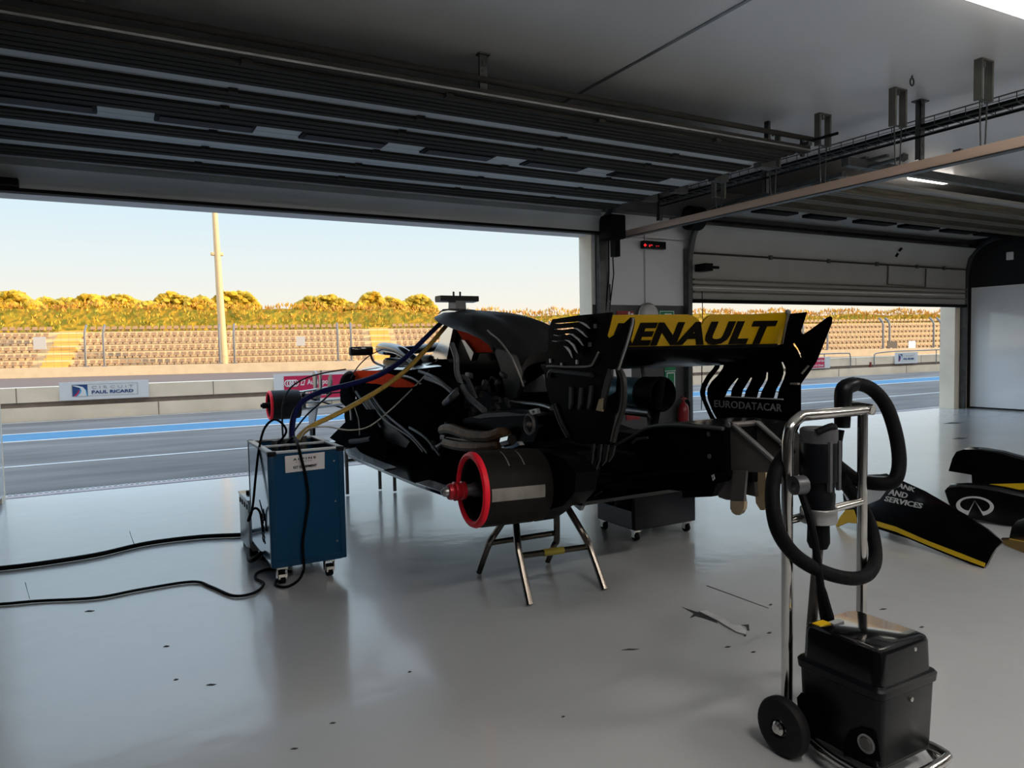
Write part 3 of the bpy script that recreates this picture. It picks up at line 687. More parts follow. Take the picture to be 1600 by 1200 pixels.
for x, y, lb in ((2.6, -3.4, 'left'), (8.6, -3.4, 'right')):
    lamp((x-.65, y, ZC), (x+.65, y, ZC), .14, 'added fill lamp out of view behind the viewpoint, %s of the far row' % lb, 'fill_tube')

# ---- things on the wall pillar
WP = YI
def wpt(x, y, d=0.0): return at(x, y, Y=WP-d)
def wplate(x0, y0, x1, y1, th=.012, d=0.0, bev=0):
    A, B = wpt(x0, y0), wpt(x1, y1); return (A.x, B.x, WP-d-th, WP-d, B.z, A.z)
b = wplate(999, 377, 1034, 391)
t = thing('timing_display', 'black timing display with red digits below the trunking end', 'display', ((b[0]+b[1])/2, WP, b[4]))
MB().bx(b[0], b[1], WP-.09, WP-.02, b[4], b[5], bev=.006).bx(b[0]+.1, b[1]-.1, WP-.03, WP, b[4]+.02, b[5]-.02).build('case', M['plast'], t)
mb = MB()
for x, y, w, h in ((1008, 383, .05, .012), (1008, 383, .014, .04), (1015, 384, .015, .03), (1018, 383, .03, .012), (1026, 384.5, .012, .012), (1029, 384.5, .012, .012)):
    c = at(x, y, Y=WP-.092); mb.box(c, (w, .004, h))
mb.build('digits', M['led'], t)
p, q = wpt(1007, 391), wpt(1008, 478)
tag(MB().cyl((p.x, WP-.014, p.z), (q.x, WP-.014, 1.72), .013, 8).cyl((p.x, WP-.014, ZL+.05), (p.x, WP-.014, p.z), .013, 8).build('conduit', M['wallw'], base=(p.x, WP, 1.9)), 'thin white conduit pipe down the middle of the wall pillar', 'conduit')
c = wpt(1010, 493)
t = thing('bulkhead_lamp', 'round unlit bulkhead lamp on the pillar above the rear wing', 'lamp', (c.x, WP, c.z))
MB().lathe([(.17, 0), (.17, .04), (.15, .05)], (c.x, WP, c.z), (0, -1, 0), 28).build('base', M['galv'], t)
MB().lathe([(.15, .04), (.145, .08), (.11, .12), (.05, .14), (.001, .145)], (c.x, WP, c.z), (0, -1, 0), 28).build('glass', M['bulk'], t)
def wsign(nm, b, m, lb, marks=(), cat_='sign'):
    t = thing(nm, lb, cat_, ((b[0]+b[1])/2, WP, b[4]))
    MB().bx(*b).build('plate', M[m], t); w, h = b[1]-b[0], b[5]-b[4]; mb = MB()
    for u0, v0, u1, v1 in marks: mb.bx(b[0]+w*u0, b[0]+w*u1, b[2]-.004, b[2], b[4]+h*v0, b[4]+h*v1)
    if marks: mb.build('pictogram', M['signw'], t)
    else: mb.bm.free()
wsign('red_sign', wplate(963, 486, 990, 498), 'exred', 'red fire sign on the pillar left of the bulkhead lamp', ((.66, .1, .74, .9), (.8, .2, .95, .7)))
wsign('exit_sign', wplate(1029, 485, 1053, 497), 'green', 'green exit sign on the pillar right of the bulkhead lamp', ((.04, .08, .07, .92), (.93, .08, .96, .92), (.04, .85, .96, .92), (.35, .4, .8, .6)))
wsign('first_aid_sign', wplate(1038, 572, 1055, 617), 'green', 'tall green safety sign on the dark pillar above the extinguisher', ((.15, .2, .22, .78), (.85, .2, .92, .78), (.15, .2, .92, .24), (.15, .74, .92, .78), (0, .82, 1, .84)))
wsign('wall_notice', wplate(958, 574, 986, 604), 'paper', 'white notice on the dark pillar behind the exhaust', ())
wsign('red_sign', wplate(978, 640, 1000, 655), 'exred', 'small red sign on the dark pillar below the exhaust', ())
b = wplate(944, 444, 951, 470, .05)
tag(MB().bx(*b, bev=.006).build('switch_box', M['plast'], base=(b[0], WP, b[4])), 'narrow black switch box beside the left door track', 'switch')
c = at(1068, 665, Y=WP-.11); zt_ = at(1069, 620, Y=WP-.11).z
t = thing('fire_extinguisher', 'red fire extinguisher on the dark pillar by the right opening', 'extinguisher', (c.x, c.y, c.z-.28))
R = .075; z0 = c.z-.28; H_ = zt_-z0-.08
MB().lathe([(.01, 0), (R*.95, .0), (R, .02), (R, H_*.82), (R*.85, H_*.93), (R*.4, H_), (.001, H_)], (c.x, c.y, z0), (0, 0, 1), 24).build('cylinder', M['exred'], t)
MB().lathe([(.02, H_-.01), (.022, H_+.05), (.001, H_+.052)], (c.x, c.y, z0), (0, 0, 1), 12).box((c.x+.01, c.y, z0+H_+.065), (.10, .025, .016), ry=.25).box((c.x+.01, c.y, z0+H_+.045), (.09, .02, .012)).build('valve', M['exred'], t)
MB().tube(cat([(c.x+.02, c.y, z0+H_+.04), (c.x+.09, c.y, z0+H_+.02), (c.x+.11, c.y, z0+H_-.08), (c.x+.10, c.y, z0+.15)], 4), .012, 8).build('hose', M['rubber'], t)
MB().bx(c.x-.05, c.x+.05, c.y+R-.005, WP, z0+.25, z0+.30).build('wall_bracket', M['galvd'], t)
p = at(1578, 400, X=XR+.02)
tag(MB().box(p, (.06, .10, .14), bev=.01).build('wall_sensor', M['white'], base=p), 'small white sensor box on the black wall above the white panels', 'sensor')

# ================================================================== FLOOR SCARS
def fl(x, y, z=.0015): p = at(x, y, Z=0); return V(p.x, p.y, z)
mb = MB()
def blotch(pts): mb.prism([fl(*p, .0005) for p in pts], (0, 0, .0012))
blotch([(1066, 949), (1090, 957), (1120, 970), (1121, 974), (1098, 966), (1086, 963), (1078, 966), (1084, 959)])
blotch([(1158, 977), (1170, 976), (1171, 986), (1167, 985), (1166, 979)]); blotch([(1162, 993), (1166, 990), (1166, 994), (1163, 995)])
for x, y, w in ((1137, 1011, 5), (1177, 1019, 4), (1202, 989, 4), (1204, 945, 3), (330, 1070, 8), (275, 1062, 4), (140, 955, 8), (985, 1015, 14), (880, 1120, 3), (520, 1130, 5), (460, 1170, 6), (1380, 952, 6), (1490, 661, 16), (1500, 685, 12), (820, 930, 2), (1440, 980, 4), (260, 1010, 5), (640, 1050, 3)):
    blotch([(x-w, y+1), (x-w*.2, y-1.2), (x+w, y-.6), (x+w*.3, y+1.1)])
for a, b in (((1105, 915), (1200, 950)), ((210, 850), (202, 830)), ((40, 910), (46, 935))):
    blotch([a, (b[0], b[1]), (b[0]+1, b[1]+1), (a[0]-1, a[1]+.6)])
mb.bm.normal_update(); o = mb.build('floor_scar', M['crack']); struct(o)
mb = MB()
mb.prism([fl(*p) for p in ((1092, 957), (1104, 956), (1118, 963), (1130, 968), (1145, 978), (1158, 980), (1166, 988), (1165, 993), (1150, 989), (1122, 972))], (0, 0, .006))
o = mb.build('floor_flake', M['flake']); struct(o)

# ================================================================== BLUE CABINET
cx0, cx1, cy0, cy1, cz0, cz1 = .742, 1.163, 4.09, 4.75, .100, .742
t = cab = thing('equipment_cabinet', 'blue steel equipment cabinet on castors with a white label plate', 'cabinet', ((cx0+cx1)/2, (cy0+cy1)/2, 0))
MB().bx(cx0+.012, cx1-.012, cy0+.004, cy0+.02, cz0+.02, cz1-.01).build('front_panel', M['bluecab'], t)
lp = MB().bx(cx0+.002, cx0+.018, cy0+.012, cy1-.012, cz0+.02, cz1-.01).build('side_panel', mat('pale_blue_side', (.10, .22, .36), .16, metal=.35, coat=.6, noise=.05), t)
MB().bx(cx1-.018, cx1-.002, cy0+.012, cy1-.012, cz0+.02, cz1-.01).build('side_panel', M['bluecab'], t)
MB().bx(cx0+.012, cx1-.012, cy1-.02, cy1-.004, cz0+.02, cz1-.01).build('back_panel', M['bluecab'], t)
MB().bx(cx0+.01, cx1-.01, cy0+.01, cy1-.01, cz0, cz0+.03).build('floor_pan', M['bluedge'], t)
for X in (cx0, cx1-.035):
    for Y in (cy0, cy1-.035): MB().bx(X, X+.035, Y, Y+.035, cz0, cz1, bev=.006).build('corner_post', M['bluedge'], t)
for z in (cz1-.04, cz0): MB().bx(cx0+.03, cx1-.03, cy0-.001, cy0+.03, z, z+.032).build('front_rail', M['bluedge'], t)
mb = MB()
for a in ((cx0, cx1, cy0, cy0+.035), (cx0, cx1, cy1-.035, cy1), (cx0, cx0+.035, cy0, cy1), (cx1-.035, cx1, cy0, cy1), (cx0, cx1, cy0+.30, cy0+.325)): mb.bx(*a, cz1-.008, cz1+.004, bev=.002)
mb.build('top_frame', M['greybox'], t)
mb = MB()
for X in (cx0-.002, cx1-.045):
    mb.bx(X, X+.047, cy0-.003, cy0+.04, cz1-.022, cz1+.006, bev=.004)
mb.build('corner_cap', M['plast'], t)
MB().bx(cx0+.03, cx1-.03, cy0+.03, cy1-.03, cz1-.12, cz1-.10).build('inner_tray', M['rubber'], t)
mb = MB()
for x, y, r in ((.86, 4.5, .02), (.93, 4.55, .025), (.98, 4.46, .02), (1.05, 4.62, .03)): mb.cyl((x, y, cz1-.11), (x, y, cz1+.02), r, 12)
mb.build('connector', M['galvd'], t)
q0 = quadmap((445, 713), (507, 706), (446, 739), (507, 732), PY(cy0-.003))
pl = MB().prism([q0(0, 0), q0(1, 0), q0(1, 1), q0(0, 1)], (0, -.003, 0)).build('label_plate', M['paper'], t)
MB().text('ALPINE', lambda u, v: q0(.20+.58*u, .68+.14*v)+V(0, -.0045, 0), (0, -.001, 0), space=1.5, bold=.03).build('lettering', M['letk'], pl)
MB().text('RST EQUIPMENT', lambda u, v: q0(.20+.60*u, .16+.19*v)+V(0, -.0045, 0), (0, -.001, 0), bold=.03).build('lettering', M['letk'], pl)
mb = MB()
for k in range(7): mb.prism([q0(.27+.06*k, .56)+V(0, -.0045, 0), q0(.305+.06*k, .56)+V(0, -.0045, 0), q0(.305+.06*k, .60)+V(0, -.0045, 0), q0(.27+.06*k, .60)+V(0, -.0045, 0)], (0, -.001, 0))
mb.build('small_print', M['letg'], pl)
mb = MB()
for x, y in ((431, 860), (527, 845), (524, 783), (522, 720)): mb.lathe([(.006, 0), (.005, .003), (.001, .003)], at(x, y, Y=cy0+.003), (0, -1, 0), 8)
mb.build('rivet', M['galv'], t)
mb = MB()
for k in range(6):
    for r_ in range(2): mb.box((cx0+.001, cy0+.20+.045*r_+k*.008, .21+.028*k), (.004, .035, .010), rx=.5)
mb.build('vent_slot', M['rubber'], lp)
mb = MB(); P = [(0, .29), (.09, .37), (.09, .33), (.22, .43), (.10, .365), (.10, .40)]
mb.prism([V(cx0+.002, cy0+.10+a, b) for a, b in P], (-.003, 0, 0)); mb.build('flash_mark', M['letk'], lp)
for X in (cx0+.055, cx1-.10):
    for Y in (cy0+.03, cy1-.09):
        mb = MB().bx(X-.025, X+.035, Y-.02, Y+.05, cz0-.012, cz0); mb.bx(X-.024, X-.020, Y-.01, Y+.03, .035, cz0-.01).bx(X+.028, X+.032, Y-.01, Y+.03, .035, cz0-.01)
        mb.bx(X-.018, X+.026, Y-.025, Y-.018, .03, .06)
        cst = mb.build('castor', M['chrome'], t)
        MB().lathe([(.01, -.017), (.034, -.017), (.036, -.012), (.036, .012), (.034, .017), (.01, .017)], (X+.004, Y+.01, .036), (1, 0, 0), 20).build('wheel', M['rubber'], cst)
t = thing('battery_box', 'pale grey metal box on the floor behind the blue cabinet', 'box', (.80, 4.95, 0))
MB().bx(.738, 1.0, 4.78, 5.15, .03, .345, bev=.004).build('body', M['greybox'], t)
MB().bx(.733, 1.005, 4.775, 5.155, .345, .36, bev=.004).build('lid', M['white'], t)
MB().cyl((.775, 4.98, .36), (.775, 4.98, .385), .018, 12).build('knob', M['rubber'], t)
for k in range(4): MB().box((.737, 4.83+.09*k, .31), (.006, .03, .03)).build('latch', M['rubber'], t)
MB().bx(.75, .99, 4.80, 5.13, 0, .03).build('foot', M['rubber'], t)

# ================================================================== CABLES AND HOSES
def run(name, pts, r, m, label, cat_='cable', seg=8, n=6):
    pts = cat(pts, n); o = MB().tube(pts, r, seg).build(name, M[m], base=pts[0]); tag(o, label, cat_); return o
def fz(x, y, z=.013): p = at(x, y, Z=z); return p
run('power_cable', [fz(x, y, .016) for x, y in ((-60, 893), (0, 888), (60, 881), (150, 867), (230, 849), (310, 839), (372, 836), (390, 836))]+[V(.69, 4.50, .06), V(.735, 4.36, .125)], .015, 'rubber', 'thick black power cable crossing the floor to the side of the blue cabinet')
run('power_cable', [fz(x, y, .009) for x, y in ((-60, 946), (0, 944), (60, 939), (150, 934), (220, 921), (300, 909), (330, 917), (365, 931), (398, 926), (412, 912), (399, 903), (404, 894), (425, 889), (455, 893))], .008, 'rubber', 'thinner black power cable snaking over the floor below the thick one')
fy = cy0-.014
run('power_lead', [V(.92, 4.5, cz1-.02), at(459, 683, Y=4.4), at(466, 697, Y=4.12)]+[at(x, y, Y=fy) for x, y in ((471, 717), (478, 745), (482, 782), (477, 820), (473, 850), (475, 880))]+[fz(474, 892, .03), fz(466, 907, .008), fz(448, 917, .008), fz(431, 914, .008), fz(434, 904, .008)], .008, 'rubber', 'black lead hanging down the front of the blue cabinet')
run('looped_lead', [V(.86, 4.5, cz1-.02)]+[at(x, y, Y=Y) for x, y, Y in ((447, 676, 4.45), (440, 661, 4.4), (427, 656, 4.4), (413, 670, 4.4), (405, 700, 4.36), (400, 740, 4.36), (395, 790, 4.36), (390, 811, 4.36), (388, 812, 4.34), (396, 795, 4.32), (406, 800, 4.30))]+[V(.735, 4.28, .27)], .007, 'rubber', 'black lead looping over the left edge of the blue cabinet')
def hose(name, px, Ya, Yb, r, m, label, cat_='hose'):
    n = len(px); return run(name, [at(x, y, Y=Ya+(Yb-Ya)*i/(n-1)) for i, (x, y) in enumerate(px)], r, m, label, cat_)
hose('coolant_hose', [(457, 692), (456, 672), (460, 648), (474, 626), (505, 611), (545, 601), (590, 587), (630, 562), (662, 531), (690, 504), (714, 487)], 4.55, 5.35, .019, 'hblue', 'navy blue hose arching from the blue cabinet to the roll hoop of the car')
hose('coolant_hose', [(463, 692), (470, 679), (490, 664), (530, 645), (590, 611), (630, 582), (662, 550), (692, 515), (712, 492), (722, 487)], 4.5, 5.35, .017, 'hyel', 'ochre yellow hose arching from the blue cabinet to the roll hoop of the car')
hose('thin_cable', [(466, 690), (480, 671), (510, 667), (545, 672), (575, 667), (605, 645), (640, 612), (668, 582), (684, 560)], 4.5, 5.3, .005, 'cwhite', 'thin pale cable sagging between the blue cabinet and the car', 'cable')
hose('sensor_cable', [(443, 694), (441, 660), (443, 628), (455, 605), (480, 590), (510, 582), (540, 577)], 4.6, 6.0, .006, 'rubber', 'thin black cable rising left of the navy hose to the car nose', 'cable')
hose('sensor_cable', [(452, 694), (459, 675), (478, 650), (500, 630), (518, 614)], 4.55, 5.4, .006, 'rubber', 'short black cable crossing behind the ochre hose', 'cable')
hose('sensor_cable', [(548, 592), (560, 572), (580, 554), (604, 544)], 5.9, 6.5, .005, 'rubber', 'thin black cable from the front of the cockpit up to the halo', 'cable')

# ================================================================== TOOL CART UNDER THE CAR
t = thing('tool_cart', 'low dark navy tool cart on castors under the rear of the car', 'cart', (3.22, 3.93, 0))
MB().bx(2.975, 3.50, 3.72, 4.14, .075, .43, bev=.006).build('body', M['navy'], t)
MB().bx(2.967, 2.976, 3.75, 4.12, .085, .20).build('side_plate', M['toolgrey'], t)
for y in (3.76, 3.95):
    d_ = MB().bx(2.960, 2.976, y, y+.15, .205, .415, bev=.004).build('drawer', M['carbon'], t)
    MB().bx(2.950, 2.962, y+.02, y+.13, .37, .385).build('handle', M['toolgrey'], d_)
for X in (3.0, 3.44):
    for Y in (3.75, 4.10):
        cst = MB().bx(X-.02, X+.03, Y-.02, Y+.03, .062, .076).bx(X-.018, X-.012, Y-.01, Y+.02, .025, .065).bx(X+.022, X+.028, Y-.01, Y+.02, .025, .065).build('castor', M['chrome'], t)
        MB().lathe([(.005, -.014), (.028, -.014), (.030, 0), (.028, .014), (.005, .014)], (X+.005, Y+.005, .03), (1, 0, 0), 16).build('wheel', M['rubber'], cst)

# ================================================================== STANDS UNDER THE CAR
def stand(label, legs, bars, top, r=.019, tape=None):
    c = legs[0][0]; t = thing('car_stand', label, 'stand', (c.x, c.y, 0))
    for L in legs: MB().tube(cat(L, 4), r, 10).build('leg', M['steel'], t)
    for a, b in bars: MB().tube([a, b], r*.85, 10).build('crossbar', M['steel'], t)
    MB().tube(top, r, 10).build('top_bar', M['steel'], t)
    if tape:
        a, b = tape; MB().tube([a, b], r*1.0, 10).build('tape', mat('yellow_tape', (.28, .23, .02), .6, noise=.2), t)
TY = 3.36
NL = [fz(828, 945, .01), at(813, 874, Y=3.19), at(809, 850, Y=3.23), at(804, 788, Y=TY)]
NR = [fz(945, 921, .01), at(922, 856, Y=3.19), at(910, 832, Y=3.22), at(873, 770, Y=TY)]
FL_ = [fz(748, 894, .01), at(764, 850, Y=3.60), at(775, 832, Y=3.57), at(804, 788, Y=3.42)]
FR = [fz(855, 877, .01), at(866, 851, Y=3.60), at(870, 840, Y=3.58), at(869, 772, Y=3.42)]
n0, n1 = at(810, 869, Y=3.20), at(920, 854, Y=3.20)
stand('bent steel tube stand with a yellow tag under the rear brake drum', [NL, NR, FL_, FR], [(n0, n1), (at(768, 848, Y=3.6), at(866, 833, Y=3.59))], [V(NL[3].x-.03, TY+.03, NL[3].z), V(NR[3].x+.04, TY+.03, NR[3].z)], tape=(n0.lerp(n1, .34), n0.lerp(n1, .62)))
f1, f2, f3 = fz(543, 772, .01), fz(594, 764, .01), fz(617, 767, .01); 
stand('steel tube stand glimpsed under the front floor of the car', [[p, p+V(.0, 0, .2), V(p.x, p.y, .43)] for p in (f1, f2, f3)], [(f1+V(0, 0, .3), f2+V(0, 0, .3))], [V(f1.x, f1.y, .42), V(f3.x, f3.y, .42)], r=.016)

# ================================================================== STARTER TROLLEY
t = thing('starter_trolley', 'tall polished tube trolley with black battery tub and coiled black hose', 'trolley', (2.05, 1.45, 0))
PYY = 1.60
pl_x = at(1230, 800, Y=PYY).x; pr_x = at(1347, 800, Y=PYY).x; zt_ = at(1290, 646, Y=PYY).z
path = cat([(pl_x, PYY, .3), (pl_x, PYY, zt_-.16)], 1)+cat([(pl_x, PYY, zt_-.08), (pl_x+.018, PYY, zt_-.03), (pl_x+.07, PYY, zt_)], 5)+[V(pr_x+.03, PYY, zt_)]
MB().tube([V(pl_x, PYY, .06)]+path, .018, 16).build('handle_frame', M['chrome'], t)
MB().tube([V(pr_x, PYY, .06), V(pr_x, PYY, zt_)], .017, 16).build('handle_frame', M['chrome'], t)
c = V(pr_x+.03, PYY-.0, zt_); MB().tube([c+V(0, -.02, 0), c+V(-.01, .07, .01)], .019, 14).build('end_stub', M['chrome'], t)
zc_ = at(1290, 797, Y=PYY).z
MB().tube([V(pl_x, PYY, zc_-.012), V(pr_x, PYY, zc_+.008)], .014, 12).build('crossbar', M['chrome'], t)
mx = at(1279, 795, Y=PYY-.03).x
MB().lathe([(.03, -.024), (.056, -.024), (.058, -.02), (.058, .02), (.056, .024), (.03, .024)], (mx, PYY-.03, zc_), (0, 0, 1), 24).build('clamp_ring', M['alu'], t)
zm0, zm1 = zc_+.02, at(1279, 668, Y=PYY-.03).z
Hm = zm1-zm0
m_ = MB().lathe([(.02, 0), (.050, 0), (.052, .05), (.049, .055), (.049, .09), (.060, .095), (.060, Hm-.05), (.058, Hm-.045)], (mx, PYY-.03, zm0), (0, 0, 1), 28).build('starter_motor', M['plast'], t)
MB().lathe([(.058, Hm-.05), (.059, Hm-.045), (.059, Hm-.006), (.052, Hm), (.001, Hm)], (mx, PYY-.03, zm0), (0, 0, 1), 28).build('motor_cap', M['toolgrey'], m_)
mb = MB()
for k in range(3):
    a = -1.9+k*.8; mb.box((mx+math.cos(a)*.06, PYY-.03+math.sin(a)*.06, zm0+Hm*.55), (.012, .012, Hm*.6))
mb.build('tie_rod', M['toolgrey'], m_)
MB().tube(cat([(mx-.05, PYY-.06, zm1-.01), (mx, PYY-.08, zm1+.008), (mx+.06, PYY-.04, zm1-.02), (mx+.08, PYY-.02, zm1-.03)], 4), .012, 8).build('terminal_lead', M['rubber'], m_)
c = at(1248, 758, Y=PYY-.06); MB().lathe([(.012, -.02), (.03, -.02), (.03, .02), (.012, .02)], c, (1, -.2, 0), 16).build('side_lug', M['toolgrey'], m_)
MB().lathe([(.034, 0), (.036, -.07), (.028, -.09), (.001, -.09)], (mx, PYY-.03, zc_-.02), (0, 0, 1), 20).build('chuck', M['rubber'], t)
MB().tube([V(mx, PYY-.03, zc_-.1), V(mx, PYY-.0, .30)], .0165, 12).build('drive_shaft', M['bracket'], t)
# hose with grip
hp = [at(x, y, Y=Y) for x, y, Y in ((1316, 668, 1.65), (1317, 630, 1.65), (1320, 607, 1.65), (1336, 600, 1.64), (1362, 608, 1.62), (1385, 635, 1.59), (1400, 680, 1.56), (1405, 725, 1.54), (1396, 752, 1.54), (1370, 756, 1.58), (1340, 750, 1.66), (1318, 735, 1.67), (1300, 720, 1.66))]
MB().tube(cat(hp[2:], 5), .024, 12).build('hose', M['rubber'], t)
MB().tube(cat(hp[:4], 4), [.026, .027, .028, .028, .029, .030, .030, .030, .030, .029, .028, .027, .026], 12).build('grip', M['plast'], t)
MB().tube([at(1315, 672, Y=1.65), at(1312, 690, Y=1.65), at(1310, 712, Y=1.65), at(1309, 742, Y=1.65)], [.010, .009, .013, .012], 8).build('lead', M['rubber'], t)
lp_ = [at(x, y, Y=Y) for x, y, Y in ((1232, 705, 1.66), (1212, 735, 1.62), (1207, 780, 1.57), (1216, 830, 1.54), (1245, 870, 1.53), (1290, 895, 1.53), (1335, 904, 1.53), (1360, 893, 1.55), (1368, 865, 1.60), (1360, 820, 1.64), (1340, 782, 1.66), (1312, 745, 1.66))]
MB().tube(cat(lp_, 5), .023, 12).build('hose', M['rubber'], t)
MB().tube(cat([at(x, y, Y=Y) for x, y, Y in ((1250, 765, 1.58), (1262, 800, 1.55), (1273, 845, 1.53), (1279, 890, 1.52), (1284, 925, 1.52), (1293, 968, 1.53))], 4), [.012]*16+[.016, .018, .02, .022, .022], 10).build('lead', M['rubber'], t)
# tub and lid
AXX = V(1, 0, 0)
bx0, bx1, by0, by1 = 1.872, 2.142, 1.252, 1.535
def rrect(x0, x1, y0, y1, z, r, n=5):
    out = []
    for cx, cy, a in ((x1-r, y1-r, 0), (x0+r, y1-r, 90), (x0+r, y0+r, 180), (x1-r, y0+r, 270)):
        for k in range(n+1):
            an = math.radians(a+90*k/n); out.append(V(cx+r*math.cos(an), cy+r*math.sin(an), z))
    return out
MB().loft([rrect(bx0+d, bx1-d, by0+d, by1-d, z, .025) for d, z in ((.012, .065), (.006, .075), (.0, .270), (-.006, .276), (-.008, .298), (-.003, .305), (.010, .308))]).build('battery_tub', M['plast'], t)
lid = MB().loft([rrect(bx0+d, bx1-d, by0+d, by1-d, z, .03) for d, z in ((.004, .303), (.006, .312), (.009, .396), (.013, .406), (.022, .411))]).build('lid', M['gloss'], t)
q = V(2.06, by0+.012, 0)
for x, y, r in ((1429, 1014, .006),): MB().lathe([(r, 0), (r, .004), (.001, .005)], at(x, y, Y=by0+.012), (0, -1, 0), 10).build('screw', M['chrome'], lid)
MB().lathe([(.008, 0), (.007, .005), (.001, .006)], at(1423, 1092, Y=by0), (0, -1, 0), 10).build('screw', M['chrome'], t)
c = at(1406, 1021, Y=by0+.011); MB().box(c, (.018, .004, .008)).build('badge', M['toolgrey'], lid)
c = at(1354, 1162, X=bx0-.003)
MB().lathe([(.027, 0), (.027, .004), (.021, .004), (.020, -.002)], c, (-1, 0, 0), 24).build('socket_ring', M['galv'], t)
MB().lathe([(.020, 0), (.017, .008), (.001, .009)], c, (-1, 0, 0), 20).build('plug_socket', M['bracket'], t)
MB().plate([(1318, 1181), (1320, 1154), (1328, 1141), (1345, 1137), (1362, 1142), (1371, 1156), (1376, 1190), (1350, 1186)], [], PX(bx0-.002), AXX, .002).build('socket_recess_shade', M['matt'], t)  # flat black plate stands for the shade inside the socket recess
MB().plate([(1245, 1090), (1252, 1082), (1264, 1088), (1276, 1105), (1283, 1128), (1280, 1150), (1270, 1156), (1250, 1143)], [], PX(bx0-.002), AXX, .002).build('wheel_recess_shade', M['matt'], t)  # dark of the wheel recess put in as a flat black plate
MB().box((bx0+.055, by1-.045, .412), (.05, .03, .003)).build('warning_label', M['ystripe'], lid)
MB().box((bx0+.105, by1-.06, .412), (.05, .02, .003)).build('warning_label', M['greybox'], lid)
bp_ = [(pl_x, PYY-.02, .06), (bx0-.025, 1.40, .052), (bx0-.02, by0-.01, .048), (bx0+.02, by0-.035, .046), (bx1-.02, by0-.035, .046), (bx1+.02, by0, .048), (bx1+.022, 1.4, .052), (pr_x, PYY-.02, .06)]
MB().tube(cat(bp_, 5), .014, 12).build('base_frame', M['chrome'], t)
MB().bx(bx0, bx1, by0+.02, by1+.02, .052, .066).build('base_plate', M['galvd'], t)
MB().tube(cat([(bx1-.05, by0-.03, .046), (bx1-.045, by0-.04, .02), (bx1-.005, by0-.02, .014), (bx1+.015, by0+.02, .03), (bx1+.02, by0+.05, .05)], 5), .010, 10).build('rest_foot', M['chrome'], t)
for X in (pl_x-.095, pr_x+.06):
    sg = 1
    w_ = MB().lathe([(.03, -.022), (.075, -.022), (.086, -.018), (.092, -.008), (.092, .010), (.086, .020), (.075, .022), (.03, .022)], (X, 1.535, .092), (1, 0, 0), 36).build('wheel', M['tyre'], t)
    MB().lathe([(.072, -.020), (.05, -.014), (.026, -.015), (.026, .015), (.05, .014), (.072, .020)], (X, 1.535, .092), (1, 0, 0), 28).build('rim', M['plast'], w_)
    MB().lathe([(.020, -.016), (.022, -.026), (.014, -.034), (.001, -.036)], (X, 1.535, .092), (1, 0, 0), 18).build('hub_cap', M['chrome'], w_)
MB().cyl((pl_x-.10, 1.535, .092), (pr_x+.06, 1.535, .092), .011, 10).build('axle', M['galvd'], t)

# ================================================================== BODYWORK PANELS ON THE FLOOR
def panel(name, label, g0, g1, lean, outline, back, cat_='body panel', mname='gloss', hump=.0):
    """bodywork shell standing on the floor line g0-g1 (photo points), face leaning back, with a curved roof behind"""
    A, B = at(*g0, Z=0), at(*g1, Z=0); e = (B-A).normalized(); nb = V(-e.y, e.x, 0)
    if nb.dot(A-EYE) < 0: nb = -nb
    up = (V(0, 0, 1)*math.cos(lean) + nb*math.sin(lean)).normalized(); n = e.cross(up)
    if n.dot(A-EYE) < 0: n = -n
    pl = lambda x, y: onplane(x, y, A, n)
    t = thing(name, label, cat_, tuple((A+B)/2))
    f = MB().plate(outline, [], pl, n, .012).build('side_skin', M[mname], t)
    return t, pl, n, nb, e, f
t, pl, n, nb, e, f = panel('engine_cover', 'long black bodywork panel with three lines of white lettering and a yellow stripe', (1310, 822), (1535, 888), .35,
    [(1317, 772), (1322, 756), (1332, 746), (1350, 742), (1372, 741), (1390, 743), (1412, 752), (1445, 767), (1500, 799), (1540, 826), (1562, 842), (1566, 847), (1557, 856), (1550, 866), (1543, 880), (1537, 888), (1515, 881), (1470, 863), (1420, 842), (1370, 826), (1342, 818), (1328, 812), (1319, 796)], .3)
top = [(1332, 746), (1350, 742), (1372, 741), (1390, 743), (1412, 752), (1445, 767), (1500, 799), (1540, 826), (1566, 847)]
rings = []
for i, p in enumerate(top):
    q = pl(*p); d = .34*(1-.96*i/(len(top)-1)); h = q.z
    f_ = max(0, 1-(i/8)**1.5)
    rings.append([q+n*.006, q+nb*d*.3-V(0, 0, h*(.0 if i < 3 else .25*f_)), q+nb*d*.65-V(0, 0, h*.3*f_), q+nb*d*.95-V(0, 0, h*.6*f_), q+nb*d*1.05-V(0, 0, (h-.01)*f_)])
g = MB().loft(rings, closed=False); bmesh.ops.solidify(g.bm, geom=g.bm.faces[:], thickness=.008)
g.build('roof_skin', M['gloss'], t)
def deco(name, poly, m, holes=(), par=None, off=.004): return MB().plate(poly, holes, pl, -n, off).build(name, M[m], par or f)
deco('stripe', [(1340, 806), (1352, 809), (1400, 823), (1450, 845), (1500, 864), (1540, 880), (1538, 886), (1500, 872), (1450, 852), (1400, 831), (1350, 816), (1340, 812)], 'ystripe')
deco('disc_mark', [(1319, 772), (1323, 757), (1333, 747), (1350, 743), (1390, 745), (1386, 765), (1375, 780), (1358, 788), (1340, 790), (1325, 785)], 'letw')
deco('disc_letters', [(1326, 768), (1336, 764), (1337, 768), (1332, 771), (1333, 778), (1328, 779)], 'letk', off=.006)
